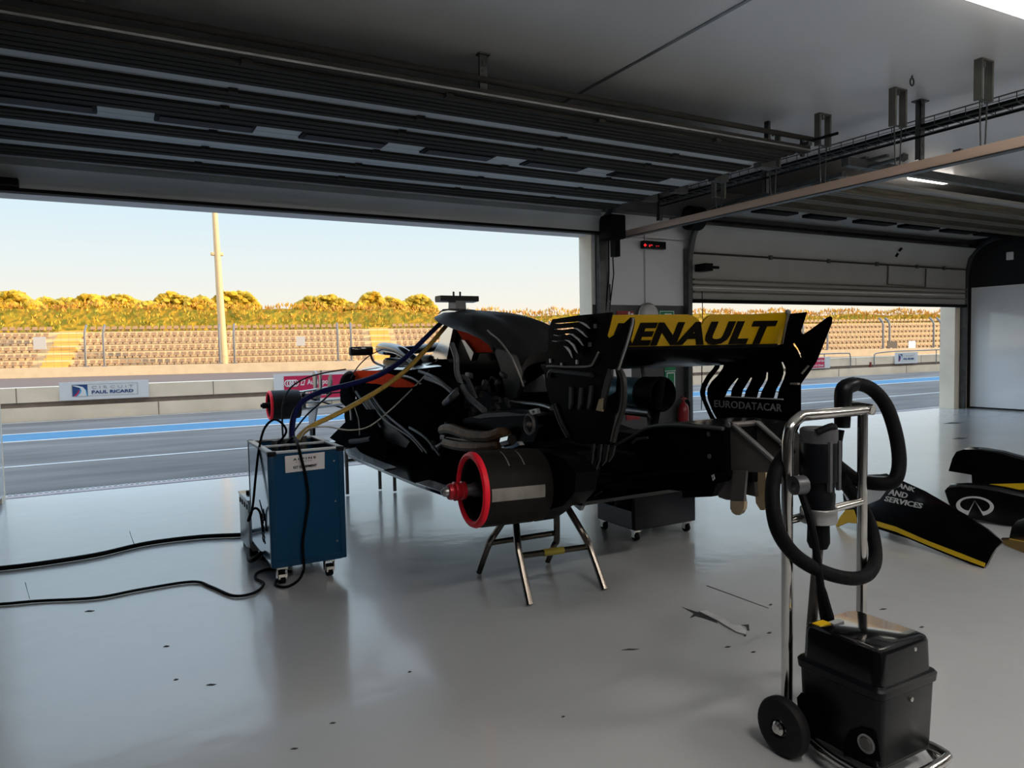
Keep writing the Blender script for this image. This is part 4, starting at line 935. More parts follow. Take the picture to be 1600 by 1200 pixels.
for s_, tl, tr, bl, br in (('BANK', (1399, 752), (1432, 763), (1396, 760), (1429, 769)), ('AND', (1391, 764), (1420, 771), (1388, 773), (1417, 779)), ('SERVICES', (1385, 775), (1443, 787), (1382, 783), (1440, 795))):
    qm = quadmap(tl, tr, bl, br, pl); MB().text(s_, lambda u, v, qm=qm: qm(u, v)-n*.001, -n*.004, bold=.02).build('lettering', M['letw'], f)
MB().plate([(1321, 797), (1333, 796), (1340, 818), (1324, 816), (1305, 824), (1312, 808)], [], lambda x, y: onplane(x, y, at(1310, 822, Z=0)-nb*.02, n), n, .01).build('corner_flap', M['ystripe'], t)

t, pl, n, nb, e, f = panel('sidepod_cover', 'black sidepod panel with a white oval emblem at the right edge', (1500, 813), (1600, 827), .2,
    [(1476, 767), (1480, 762), (1500, 761), (1530, 763), (1560, 768), (1600, 777), (1640, 786), (1640, 842), (1600, 829), (1585, 823), (1560, 819), (1520, 810), (1490, 800), (1482, 785)], .3)
top = [(1480, 762), (1500, 761), (1530, 763), (1560, 768), (1600, 777), (1640, 786)]; rings = []
for i, p in enumerate(top):
    q = pl(*p); rings.append([q+n*.006, q+nb*.10+V(0, 0, .015), q+nb*.22+V(0, 0, .0), V(q.x, q.y, q.z*.5)+nb*.28, V(q.x, q.y, .01)+nb*.30])
g = MB().loft(rings, closed=False); bmesh.ops.solidify(g.bm, geom=g.bm.faces[:], thickness=.008); g.build('roof_skin', M['gloss'], t)
cx_, cy_ = 1523.5, 791
ell = [(cx_+29.5*math.cos(a), cy_-1+15*math.sin(a)+ (a*0)) for a in [k*2*math.pi/40 for k in range(40)]]
R_ = lambda k, rx, ry, cx=cx_, cy=cy_: (cx+rx*math.cos(math.radians(k)), cy+ry*math.sin(math.radians(k))+(math.cos(math.radians(k))*1.5))
outer = [R_(k, 29.5, 15.5) for k in range(62, -242-1, -8)]
outer = [R_(k, 29.5, 15.5) for k in range(-248, 69, 8)]
inner = [R_(k, 23.5, 11.5, cy=cy_-1) for k in range(46, -227, -8)]
emb = outer + [(1534, 805), (1524, 783)] + [] 
emb = [R_(k, 29.5, 15.5) for k in range(120, 421, 6)] 
# ring open at the bottom, with two legs meeting in a peak
emb = [R_(k, 29.5, 15.5) for k in range(108, 433, 6)] + [(1523.5, 781), ]
inn1 = [R_(k, 23.0, 11.2, cy=cy_-1.5) for k in range(130, 411, 6)] + [(1533, 797.5), (1523.5, 781.5), (1512.5, 797)]
emb = [R_(k, 29.5, 15.5) for k in range(110, 431, 6)] + [(1523.2, 782.5)]
ring_out = [R_(k, 29.5, 15.5) for k in range(112, 429, 6)]; ring_in = [R_(k, 23.5, 11.2, cy=cy_-1.5) for k in range(412, 127, -6)]
deco('emblem', ring_out+ring_in, 'letw')
deco('emblem', [ring_out[0], (1523.2, 782), (1520, 789), (1514, 798), ring_in[-1]], 'letw', off=.0045); deco('emblem', [ring_out[-1], (1523.2, 782), (1527, 789), (1535, 799), ring_in[0]], 'letw', off=.005)
t, pl, n, nb, e, f = panel('airbox_cover', 'black curved cover with a yellow lower band, behind the emblem panel', (1475, 782), (1640, 808), .15,
    [(1482, 736), (1488, 716), (1494, 706), (1505, 702), (1530, 703), (1560, 708), (1600, 719), (1640, 730), (1640, 800), (1560, 792), (1522, 780), (1519, 757), (1518, 742)], .3)
top = [(1494, 706), (1505, 702), (1530, 703), (1560, 708), (1600, 719), (1640, 730)]; rings = []
for i, p in enumerate(top):
    q = pl(*p); rings.append([q+n*.006, q+nb*.10+V(0, 0, .01), q+nb*.25-V(0, 0, .05), V(q.x, q.y, q.z*.5)+nb*.32, V(q.x, q.y, .01)+nb*.33])
g = MB().loft(rings, closed=False); bmesh.ops.solidify(g.bm, geom=g.bm.faces[:], thickness=.008); g.build('roof_skin', M['gloss'], t)
deco('stripe', [(1500, 760), (1518, 757), (1600, 755), (1640, 754), (1640, 764), (1600, 765), (1560, 766), (1530, 762)], 'ystripe')
A = at(1600, 866, Z=0)
t, pl, n, nb, e, f = panel('winglet', 'small black winglet at the right edge, below the emblem panel', (1572, 853), (1640, 880), .25,
    [(1577, 840), (1581, 822), (1590, 813), (1600, 810), (1640, 812), (1640, 880), (1600, 866), (1570, 851), (1560, 846), (1566, 840)], .2)
MB().prism([pl(*p) for p in ((1577, 840), (1640, 852), (1640, 856), (1577, 843))], n*.06-V(0, 0, .0)).build('shelf', M['matt'], t)
deco('stripe', [(1578, 841), (1640, 853), (1640, 855), (1578, 843)], 'ystripe')

# ================================================================== RACE CAR (nose towards the pit lane, axis along Y)
XC, CS = 2.575, 1.178
def LX(l): return XC + CS*l
car = thing('race_car', 'black single seater race car on stands with engine cover removed and yellow rear wing', 'race car', (XC, 4.9, 0))
def P(x, y, l): return at(x, y, X=LX(l))
AX = V(1, 0, 0)
def flat(name, poly, l, m, parent=None, th=.02, holes=()):
    return MB().plate(poly, holes, PX(LX(l)), AX, th).build(name, M[m], parent or car)
def pipe(name, pts, r, m, parent=None, seg=8, n=5):
    """pts: photo points with their side offset from the car's middle"""
    return MB().tube(cat([P(*p) for p in pts], n) if len(pts) > 2 else [P(*p) for p in pts], r, seg).build(name, M[m], parent or car)

# --- floor and monocoque
FZ = .445
edge = [(540, 706), (545, 714), (560, 722), (600, 739), (650, 760), (690, 774), (702, 777), (712, 772)]
E3 = [at(x, y, Z=FZ) for x, y in edge]
left = E3 + [V(1.86, 3.62, FZ), V(2.0, 3.35, FZ+.02), V(2.05, 2.98, FZ+.05)]
ringL = left; ringR = [V(2*XC-p.x, p.y, p.z) for p in left][::-1]
fl_ = MB().prism(ringL+ringR, (0, 0, .018)).build('floor_plank', M['gloss'], car)
# raised glossy floor edge with pale strips
mb = MB()
for a, b in ((0, 3), (4, 5)):
    pa = E3[a:b+1]
    for p, q in zip(pa, pa[1:]): mb.prism([p+V(0, 0, .019), q+V(0, 0, .019), q+V(.10, .03, .024), p+V(.10, .03, .024)], (0, 0, .003))
mb.build('floor_edge_strip', M['silver'], fl_)
rings = []
for Y, hw, z0, z1 in ((7.75, .17, .80, 1.02), (7.2, .22, .72, 1.10), (6.7, .30, .60, 1.15), (6.2, .36, .50, 1.15), (5.8, .38, .48, 1.12), (5.45, .36, .47, 1.08)):
    rings.append([V(XC+dx*hw, Y, z0+(z1-z0)*h) for dx, h in ((-1, .12), (-1, .7), (-.8, .95), (-.5, 1), (.5, 1), (.8, .95), (1, .7), (1, .12), (.7, 0), (-.7, 0))])
mono = MB().loft(rings).build('monocoque', M['black'], car, ang=40)
# cockpit opening rim and headrest
MB().tube(cat([V(XC-.26, 5.75, 1.14), V(XC-.27, 6.2, 1.17), V(XC-.20, 6.75, 1.17), V(XC, 6.9, 1.16), V(XC+.20, 6.75, 1.17), V(XC+.27, 6.2, 1.17), V(XC+.26, 5.75, 1.14)], 5), .045, 10).build('cockpit_rim', M['black'], car)
MB().bx(XC-.2, XC+.2, 5.72, 5.95, 1.12, 1.24, bev=.03).build('headrest', M['satin'], car)
pipe('wiring_loom', [(618, 572, -.05), (622, 560, -.05), (630, 555, -.05), (634, 563, -.05), (628, 570, -.05)], .03, 'tan')
# halo
hz = 1.275
hp_ = [P(690, 548, -.30), P(660, 537, -.31), P(628, 536, -.28), P(607, 541, -.20)]
h0 = P(612, 546, -.02)
Hl = [V(XC-.34, 5.62, 1.18), V(XC-.37, 5.95, 1.285), V(XC-.33, 6.5, 1.315), V(XC-.20, 6.92, 1.29), V(XC, 7.05, 1.275)]
Hall = Hl + [V(2*XC-p.x, p.y, p.z) for p in Hl[:-1]][::-1]
halo = MB().tube(cat(Hall, 6), .045, 14).build('halo', M['gloss'], car)
MB().tube(cat([V(XC, 7.05, 1.275), V(XC, 7.12, 1.22), V(XC, 7.2, 1.13), V(XC, 7.25, 1.05)], 4), [.05, .048, .044, .042, .04, .04, .04, .038, .036, .036, .036, .036, .036][:13], 12).build('halo_pillar', M['black'], halo)
# mirror
mr = MB().bx(0, 0, 0, 0, 0, 0)
mr.bm.free(); c = P(564, 548.5, -.66)
mir = MB().box(c, (.19, .07, .072), bev=.015).build('mirror', M['plast'], car)
MB().tube(cat([c+V(.08, 0, -.03), P(585, 566, -.5), P(604, 574, -.3)], 4), .010, 8).build('mirror_arm', M['plast'], mir)
MB().box(c+V(0, -.037, 0), (.165, .004, .055), bev=.001).build('mirror_glass', M['mirror'], mir)

# --- cockpit flank, side intake and radiator side
flat('nose_flank', [(531, 612), (536, 600), (548, 587), (566, 578), (590, 574), (620, 572), (655, 574), (690, 562), (700, 575), (700, 640), (640, 622), (600, 606), (566, 598), (550, 612), (545, 640), (532, 628)], -.34, 'matt', th=.05)
up_ = [(538, 592), (552, 582), (570, 574), (600, 568), (640, 568), (672, 566)]; lo_ = [(537, 602), (552, 590), (570, 582), (600, 577), (640, 578), (690, 572)]
g = MB().loft([[P(*b, -.40), P(b[0]*.5+a[0]*.5, b[1]*.6+a[1]*.4-.5, -.34), P(*a, -.18)] for a, b in zip(up_, lo_)], closed=False); bmesh.ops.solidify(g.bm, geom=g.bm.faces[:], thickness=.01)
g.build('nose_top_reflection', M['silver'], car)  # sky reflection on the black nose put into a silver colour
flat('intake_duct', [(549, 581), (560, 579), (590, 579), (605, 584), (625, 590), (645, 600), (655, 610), (610, 606), (590, 601), (565, 597), (552, 592)], -.42, 'orange', th=.02)
flat('intake_duct', [(559, 609), (566, 604), (575, 606), (572, 611), (562, 616)], -.44, 'orange', th=.02)
pipe('intake_lip', [(532, 606, -.47), (537, 590, -.47), (548, 583, -.46), (552, 598, -.47), (556, 612, -.47)], .022, 'carbon')
mb = MB()
for pts in ([(534, 600), (538, 588), (545, 584), (551, 588), (547, 600), (545, 614), (556, 634), (572, 654), (566, 660), (548, 640), (537, 622)],): mb.plate(pts, [], PX(LX(-.5)), AX, .03)
mb.build('intake_frame', M['matt'], car)
side = flat('radiator_side', [(552, 608), (570, 600), (600, 606), (640, 606), (690, 590), (705, 600), (704, 660), (694, 700), (690, 722), (660, 722), (630, 717), (606, 706), (590, 690), (578, 668), (562, 636)], -.50, 'matt', th=.10)
flat('radiator_rib', [(566, 628), (578, 622), (612, 665), (640, 690), (634, 700), (604, 690), (586, 664)], -.54, 'satin', side, th=.015)
for i, pts in enumerate(([(574, 618), (600, 655), (640, 682), (662, 706)], [(580, 616), (604, 648), (645, 682), (668, 708)], [(556, 612), (575, 640), (596, 668)], [(640, 668), (665, 684), (688, 712)])):
    pipe('coolant_pipe', [(x, y, -.56) for x, y in pts], .010, 'satin', side)
pipe('coolant_pipe', [(600, 700, -.56), (596, 712, -.57), (602, 722, -.57), (615, 726, -.56)], .018, 'greyhose')
for k in range(9): MB().box(P(588+random.uniform(-6, 10), 712+random.uniform(-18, 8), -.56), (.03, .05, .04), bev=.006).build('connector_block', M['toolgrey'], car)
pipe('electrical_loom', [(548, 690, -.62), (562, 689, -.62), (580, 686, -.62)], .022, 'rubber')
# stepped side vanes ahead of the floor
flat('bargeboard', [(515, 684), (545, 654), (566, 640), (584, 640), (590, 690), (570, 686), (545, 692), (528, 692)], -.58, 'matt', th=.02)
flat('bargeboard', [(538, 650), (538, 640), (546, 636), (548, 626), (560, 622), (575, 650), (580, 690), (544, 690)], -.50, 'matt', th=.02)
pipe('tether', [(548, 640, -.60), (549, 652, -.60), (549, 656, -.60)], .012, 'alu')
pipe('thin_wire', [(553, 633, -.62), (560, 655, -.62), (562, 680, -.62)], .005, 'cwhite')
flat('floor_fence', [(520, 692), (548, 680), (590, 676), (604, 700), (600, 712), (560, 704), (540, 702)], -.62, 'matt', th=.02)
# --- front suspension and front brake drum
def drum(name, c, ax, R, L, tape=True, seg=48):
    """open carbon brake drum; c is the middle of the outer rim, ax points inwards"""
    d = MB().lathe([(R*.80, .02), (R*.90, .0), (R*.97, .012), (R, .04), (R*1.0, L*.85), (R*.96, L), (R*.3, L), (R*.3, L-.02), (R*.74, L-.03), (R*.78, L*.4), (R*.80, .02)], c, ax, seg).build(name, M['drum'], car)
    MB().lathe([(R*.82, .010), (R*.83, -.002), (R*.90, -.007), (R*.97, -.001), (R*1.0, .012), (R*.99, .022), (R*.90, .006), (R*.84, .006)], c, ax, seg).build('red_rim', M['red'], d)
    return d
RA = P(745, 764, -.92)
rc = at(735, 765.5, X=1.50); Rr = .184
inn = V(1, .0, 0)
d = drum('brake_drum', rc, V(1, -.05, -.02), Rr, .36)
# tape band: a strip of the drum's side facing the viewer
mb = MB(); a0_, a1_ = None, None
ax = V(1, -.05, -.02).normalized(); e1 = V(0, -1, 0); e1 = (e1-ax*e1.dot(ax)).normalized(); e2 = ax.cross(e1)
sgn = 1 if e2.z > 0 else -1
def cylp(ang, h, R): return rc + ax*h + (e1*math.cos(ang)+e2*sgn*math.sin(ang))*R
mb.loft([[cylp(-.16+.03*k, h, Rr*1.006) for k in range(12)] for h in (.03, .31)], closed=False); bmesh.ops.solidify(mb.bm, geom=mb.bm.faces[:], thickness=.002)
mb.build('tape_band', M['strap'], d)
for h in (.14, .22): MB().loft([[cylp(.75+.05*k, hh, Rr*1.004) for k in range(14)] for hh in (h, h+.006)], closed=False).build('seam_mark', M['strap'], d)
# axle, disc, red wheel nut
MB().lathe([(.035, .28), (.035, .02), (.028, .0), (.028, -.04)], rc, ax, 20).build('axle', M['toolgrey'], d)
MB().lathe([(.05, .10), (Rr*.66, .10), (Rr*.66, .16), (.05, .16)], rc, ax, 32).build('brake_disc', M['brown'], d)
nut = MB().lathe([(.03, .005), (.042, .0), (.045, -.015), (.038, -.022), (.044, -.03), (.046, -.055), (.036, -.062), (.040, -.07), (.036, -.085), (.025, -.088)], rc-ax*.03, ax, 20).build('wheel_nut', M['nut'], d)
MB().lathe([(.024, -.085), (.022, -.105), (.012, -.118), (.001, -.12)], rc-ax*.03, ax, 16).build('nut_tip', M['alu'], nut)
# upright and brake duct inboard of the drum
flat('brake_duct', [(820, 712), (850, 706), (882, 716), (900, 740), (898, 770), (880, 790), (862, 795), (850, 806), (836, 815), (822, 810), (815, 760)], -.60, 'black', th=.12)
flat('brake_duct', [(835, 700), (900, 706), (912, 735), (905, 762), (880, 775), (868, 770), (845, 730)], -.48, 'carbon', th=.1)
pipe('drop_link', [(788, 690, -.7), (800, 687, -.7)], .028, 'chrome')
# front
fc = at(420, 633.5, X=1.60); Rf = .17
d2 = drum('brake_drum', fc, V(1, .0, 0), Rf, .34, seg=36)
MB().lathe([(.03, .20), (.035, .0), (.03, -.02), (.034, -.03), (.034, -.07), (.02, -.075), (.02, -.09), (.001, -.09)], fc, (1, 0, 0), 16).build('wheel_nut', M['rubber'], d2)
for nm, a, b, r in (('wishbone', (466, 613), (548, 600), .020), ('wishbone', (470, 617), (548, 612), .014), ('wishbone', (468, 640), (552, 629), .022), ('wishbone', (470, 618), (545, 640), .014), ('track_rod', (470, 630), (552, 622), .016)):
    A = at(*a, X=2.0); B = at(*b, X=2.36); 
    m_ = MB(); n_ = (B-A).normalized(); s_ = n_.cross(V(0, 0, 1)).normalized()
    m_.loft([[p+s_*r*1.8*math.cos(k*math.pi/5)+V(0, 0, 1)*r*.7*math.sin(k*math.pi/5) for k in range(10)] for p in (A, B)])
    m_.build(nm, M['alu' if r > .015 else 'black'], car)  # aluminium colour puts shiny reflections on the thicker arms
MB().box(at(470, 625, X=2.0), (.10, .12, .22), bev=.02).build('upright', M['alu'], car)
pv = lambda x, y: at(x, y, X=2.12)
MB().plate([(488, 584), (491, 579), (493, 586), (493, 606), (498, 606), (498, 580), (500, 579), (501, 605), (498, 622), (494, 640), (490, 664), (483, 664), (481, 640), (482, 622), (490, 612)], [], pv, AX, .02).build('turning_vane', M['alu'], car)
MB().plate([(483, 662), (489, 662), (489, 690), (485, 690)], [], pv, AX, .03).build('turning_vane', M['black'], car)
MB().plate([(513, 588), (516, 585), (517, 598), (514, 618), (510, 618)], [], PX(2.2), AX, .02).build('turning_vane', M['alu'], car)
MB().plate([(438, 706), (445, 640), (470, 662), (480, 700)], [], PX(2.25), AX, .02).build('brake_scoop', M['carbon'], d2) if False else None

# --- engine bay core
core = MB()
for Y, hw, z0, z1 in ((5.5, .34, .47, 1.04), (5.0, .33, .47, 1.02), (4.6, .30, .47, .96), (4.2, .26, .5, .90), (3.8, .20, .5, .86), (3.3, .15, .52, .80), (2.9, .10, .58, .74)):
    core_r = [V(XC+dx*hw, Y, z0+(z1-z0)*h) for dx, h in ((-1, 0), (-1, .75), (-.6, 1), (.6, 1), (1, .75), (1, 0))]
    core.__dict__.setdefault('rg', []).append(core_r)
core.loft(core.rg); core.build('engine_block', M['carbon'], car)
# roll hoop, airbox and camera pod
flat('roll_hoop', [(682, 494), (690, 487), (700, 485), (712, 486), (712, 500), (707, 516), (703, 535), (698, 561), (672, 561), (676, 552), (686, 535), (690, 516), (690, 505)], -.14, 'silver', th=.04)
flat('roll_hoop', [(684, 490), (692, 483), (706, 482), (722, 484), (722, 496), (700, 494)], -.06, 'black', th=.12)
c = P(714, 467, 0)
pod = MB().loft([[c+V(x, y, z) for y, z in ((-.06, -.022), (.05, -.028), (.06, .0), (.05, .022), (-.06, .022))] for x in (-.175, .175)]).build('camera_pod', M['plast'], car)
MB().loft([[V(XC+x*w, c.y+y*w*1.6, z) for x, y in ((-1, -1), (1, -1), (1, 1), (-1, 1))] for w, z in ((.045, c.z-.02), (.05, c.z-.15))]).build('pod_stalk', M['toolgrey'], pod)
mb = MB()
for x in (-.03, .03): mb.cyl(c+V(x, 0, .02), c+V(x, 0, .06), .008, 6)
mb.build('pod_antenna', M['plast'], pod)
# engine cover shell (loft from ridge to lower edge, both sides)
prs = [((692, 494), (694, 508)), ((704, 487.5), (708, 514)), ((728, 485), (730, 520)), ((752, 486.5), (752, 530)), ((772, 492), (764, 540)), ((790, 500), (774, 556)), ((808, 511), (783, 576)), ((826, 524), (791, 598)), ((846, 541), (800, 620)), ((853, 549), (816, 602)), ((851, 565), (822, 597))]
rings = []
for (a, b), i in zip(prs, range(99)):
    lo = -.30 if i < 5 else -.26; r_ = P(*a, 0); l_ = P(*b, lo); ring = []
    for k in range(9):
        th = math.pi/2*k/8; ring.append(V(r_.x+(l_.x-r_.x)*math.sin(th)**.9, r_.y+(l_.y-r_.y)*(k/8), l_.z+(r_.z-l_.z)*math.cos(th)))
    rings.append([V(2*XC-p.x, p.y, p.z) for p in ring[:0:-1]]+ring)
g = MB().loft(rings, closed=False); bmesh.ops.solidify(g.bm, geom=g.bm.faces[:], thickness=.015)
cov = g.build('airbox_shell', M['satin'], car, ang=50)
pipe('shell_seam', [(762, 516, -.29), (768, 522, -.30), (780, 532, -.32), (798, 556, -.32), (810, 582, -.31), (818, 604, -.31)], .006, 'strap', cov)
flat('shell_flap', [(770, 542), (786, 548), (804, 556), (812, 580), (812, 604), (806, 622), (790, 622), (787, 600), (780, 570)], -.27, 'satin', cov, th=.02)
# plenum with orange-red top
flat('air_plenum', [(700, 540), (712, 515), (735, 552), (788, 552), (792, 590), (790, 640), (755, 648), (716, 640)], -.10, 'black', th=.25)
flat('plenum_top', [(711, 512), (728, 514), (745, 519), (760, 528), (768, 540), (772, 550), (740, 551), (728, 538)], -.17, 'orange', th=.16)
flat('plenum_side', [(721, 531), (726, 532), (740, 551), (736, 564), (728, 546)], -.19, 'alu', th=.05)
# hoses and pipes of the engine bay
for nm, pts, r, m in (
    ('breather_hose', [(706, 538, -.42), (713, 560, -.43), (714, 582, -.43), (722, 604, -.43), (734, 622, -.43), (748, 634, -.43), (757, 642, -.43)], .020, 'greyhose'),
    ('breather_hose', [(723, 588, -.40), (732, 596, -.40), (739, 612, -.40), (744, 624, -.40)], .016, 'toolgrey'),
    ('coolant_hose', [(714, 612, -.56), (702, 624, -.57), (690, 636, -.40), (686, 652, -.42), (688, 672, -.42)], .022, 'toolgrey'),
    ('coolant_hose', [(720, 590, -.42), (716, 604, -.43), (708, 618, -.56)], .016, 'bracket'),
    ('wiring_loom', [(664, 590, -.56), (690, 600, -.57), (706, 612, -.57)], .014, 'toolgrey'),
    ('wiring_loom', [(655, 580, -.56), (680, 590, -.57), (700, 606, -.57)], .010, 'toolgrey'),
    ('oil_pipe', [(615, 592, -.40), (632, 588, -.42), (650, 594, -.42), (664, 606, -.42)], .010, 'toolgrey'),
    ('oil_pipe', [(798, 620, -.25), (800, 626, -.25), (820, 630, -.25), (845, 633, -.25), (862, 638, -.25)], .014, 'alu'),
    ('oil_pipe', [(790, 622, -.25), (794, 632, -.25), (796, 634, -.25)], .014, 'alu'),
    ('coolant_hose', [(700, 660, -.50), (696, 690, -.50), (680, 700, -.52), (676, 690, -.52)], .022, 'toolgrey'),
    ('exhaust_pipe', [(692, 672, -.52), (705, 670, -.53), (735, 680, -.53), (765, 682, -.52), (785, 676, -.50), (792, 684, -.48), (786, 695, -.48)], .036, 'brown'),
    ('exhaust_pipe', [(697, 692, -.53), (720, 697, -.54), (750, 698, -.53), (780, 694, -.5)], .034, 'brown'),
    ('exhaust_pipe', [(694, 684, -.48), (720, 688, -.49), (755, 690, -.48), (785, 686, -.46)], .034, 'bracket'),
    ('oil_pipe', [(880, 660, -.2), (850, 652, -.3), (830, 655, -.43)], .010, 'toolgrey')):
    pipe(nm, pts, r, m, seg=10)
eng = flat('heat_cover', [(690, 668), (700, 656), (720, 655), (742, 650), (757, 644), (780, 641), (812, 645), (838, 650), (842, 668), (834, 690), (812, 692), (800, 684), (794, 672), (782, 668), (760, 676), (735, 672), (712, 664)], -.46, 'black', th=.14)
flat('cover_lip', [(738, 652), (757, 646), (790, 644), (830, 649), (800, 650), (764, 652), (748, 654)], -.48, 'satin', eng, th=.02)
mb = MB(); c = P(827, 663, -.52); mb.tube([c+V(0, math.cos(a)*.05, math.sin(a)*.052) for a in [k*math.pi/10 for k in range(20)]], .008, 6, closed=True); mb.ball(c, .018, 1)
mb.build('pump_flange', M['bracket'], eng)
c = P(833, 643, -.45); MB().plate([(826, 641), (838, 638), (840, 646), (830, 649)], [[(831, 642), (835, 641), (836, 645), (832, 646)]], PX(LX(-.45)), AX, .02).build('lug', M['alu'], eng)
flat('rear_bulkhead', [(798, 622), (818, 600), (842, 556), (850, 548), (872, 540), (930, 560), (930, 700), (840, 700), (798, 660)], .06, 'carbon', th=.1)
flat('exhaust_shield', [(817, 606), (848, 585), (856, 604), (854, 612), (818, 613)], -.22, 'bracket', th=.05)
flat('gearbox_cover', [(836, 650), (870, 640), (905, 650), (912, 690), (890, 705), (850, 708), (832, 690)], -.38, 'carbon', th=.2)
for k in range(34):
    x, y = random.uniform(700, 800), random.uniform(585, 660)
    MB().box(P(x, y, -.30-random.random()*.05), (.03, random.uniform(.03, .09), random.uniform(.02, .06)), rx=random.uniform(-1, 1), bev=.005).build('engine_ancillary', M['satin' if k % 3 else 'toolgrey'], car)
for k in range(20):
    x, y = random.uniform(650, 705), random.uniform(590, 700)
    MB().box(P(x, y, -.42-random.random()*.05), (.03, random.uniform(.04, .12), random.uniform(.02, .05)), rx=random.uniform(-1, 1), bev=.005).build('engine_ancillary', M['carbon' if k % 3 else 'satin'], car)
mb = MB(); c = P(770, 604, -.27); mb.tube([c+V(0, math.cos(a)*.06, math.sin(a)*.06) for a in [k*math.pi/10 for k in range(20)]], .010, 6, closed=True)
mb.build('pulley', M['satin'], car)
flat('chrome_bracket', [(783, 700), (790, 691), (808, 690), (812, 696), (800, 701)], -.62, 'chrome', th=.03)

# --- exhaust and gearbox end, rear suspension
c0, c1 = V(XC, 3.95, 1.035), V(XC, 3.0, 1.030)
ex = MB().lathe([(.078, 0), (.083, .03), (.083, .83), (.078, .83)], c0, c1-c0, 28).build('exhaust', M['heat'], car)
MB().lathe([(.084, .82), (.092, .83), (.094, .97), (.086, .98), (.080, .97), (.078, .85)], c0, c1-c0, 28).build('exhaust_tip', M['carbon'], ex)
MB().lathe([(.084, .60), (.0845, .62), (.0845, .80), (.084, .82)], c0, c1-c0, 28).build('heat_band', M['heatb'], ex)
MB().cyl(V(XC-.02, 3.9, .93), V(XC-.02, 3.05, .925), .026, 12).build('wastegate_pipe', M['alu'], ex)
MB().tube([at(1003, 573, X=XC), at(1015.5, 664, X=XC)], .012, 8).build('wing_stay', M['alu'], car)
# crash structure with the grey jacking bracket
MB().loft([[V(XC+dx*w, Y, z+dz*h) for dx, dz in ((-1, -1), (-1, .6), (-.6, 1), (.6, 1), (1, .6), (1, -1))] for Y, w, h, z in ((3.3, .14, .11, .70), (2.9, .11, .10, .71), (2.5, .08, .08, .73), (2.3, .07, .07, .74))]).build('crash_structure', M['carbon'], car)
BX0, BX1 = 2.36, 2.66
by_ = 2.32
pL = PX(BX0+.11)
tri = [(1134, 664), (1139, 661), (1144, 662), (1209, 721), (1209, 727), (1203, 733), (1146, 736), (1146, 745), (1140, 735)]
BRX = 2.42
bk = MB().plate([(1134, 664), (1138, 661), (1146, 663), (1180, 693), (1210, 721), (1206, 734), (1200, 738), (1154, 737), (1158, 745), (1162, 785), (1144, 785), (1142, 740), (1137, 734)], [], PX(BRX), AX, .02).build('jack_bracket', M['bracket'], car)
MB().plate([(1178, 660), (1183, 658), (1226, 698), (1226, 712), (1210, 719), (1160, 672)], [], PX(BRX+.17), AX, .02).build('bracket_cheek', M['bracket'], bk)
MB().tube([at(1142, 664, X=BRX), at(1180, 661, X=BRX+.17)], .014, 8).build('bracket_tie', M['bracket'], bk)
MB().tube([at(1145, 664, X=BRX-.01), at(1208, 720, X=BRX-.01)], .008, 8).build('bracket_flange', M['alu'], bk)
MB().tube([at(1182, 660, X=BRX+.16), at(1222, 694, X=BRX+.16)], .010, 8).build('bracket_flange', M['galv'], bk)
MB().plate([(1145, 736), (1166, 736), (1162, 785), (1161, 800), (1154, 805), (1146, 803), (1141, 795), (1141, 784)], [], PX(BRX-.012), AX, .012).build('bracket_foot', M['bracket'], bk)
MB().plate([(1141, 783), (1163, 784), (1162, 795), (1157, 803), (1150, 805), (1143, 800)], [], PX(BRX-.016), AX, .02).build('paddle_tip', M['tan'], bk)
MB().plate([(1177, 737), (1196, 737), (1198, 790), (1194, 797), (1188, 797), (1181, 786)], [], PX(BRX+.12), AX, .015).build('paddle_tip', M['tan'], bk)
MB().plate([(1121, 772), (1136, 752), (1146, 748), (1150, 782), (1135, 781), (1123, 777)], [], PX(BRX+.02), AX, .02).build('bracket_gusset', M['bracket'], bk)
MB().plate([(1160, 737), (1178, 737), (1180, 776), (1163, 772)], [], PX(BRX+.10), AX, .02).build('bracket_gusset', M['bracket'], bk)
MB().lathe([(.012, 0), (.012, .008), (.001, .008)], at(1139, 664, X=BRX-.002), (-1, 0, 0), 10).build('bolt', M['galv'], bk)
# rear lower bodywork right of the left drum
flat('rear_brake_duct', [(956, 700), (966, 690), (985, 682), (1010, 667), (1040, 661), (1078, 661), (1100, 664), (1132, 668), (1134, 735), (1140, 742), (1130, 752), (1090, 738), (1050, 730), (1010, 735), (975, 740), (955, 730)], -.16, 'black', th=.42)
pipe('duct_lip_highlight', [(960, 697, -.17), (985, 684, -.17), (1010, 669, -.17), (1040, 664, -.17), (1080, 665, -.17), (1130, 670, -.17)], .009, 'galvd')  # grey tubes draw the highlight along the duct's top edge
pipe('duct_lip_highlight', [(988, 692, -.175), (996, 686, -.175), (1012, 684, -.175)], .007, 'galvd')
mb = MB()
for x, y in ((1108, 678), (1109, 713)): mb.lathe([(.011, 0), (.011, .006), (.001, .006)], at(x, y, X=LX(-.16)-.002), (-1, 0, 0), 10)
mb.build('bolt', M['bracket'], car)
flat('undertray', [(872, 766), (905, 764), (960, 752), (1010, 742), (1060, 738), (1100, 736), (1150, 738), (1150, 748), (1120, 756), (1112, 776), (1066, 778), (1066, 768), (1010, 760), (950, 772), (905, 782), (880, 790), (870, 780)], -.12, 'black', th=.25)
flat('undertray_lip', [(880, 762), (960, 746), (1040, 735), (1134, 733), (1134, 737), (1040, 741), (960, 753), (884, 769)], -.16, 'carbon', th=.04)
q0 = at(1116, 741, X=LX(-.14)); 
MB().plate([(1111.5, 743), (1115, 741), (1117, 748), (1113.5, 751.5)], [[(1113, 744.5), (1114.5, 743.5), (1115.3, 747.5), (1113.9, 749)]], PX(LX(-.185)), AX, .003).build('emblem', M['letw'], car)
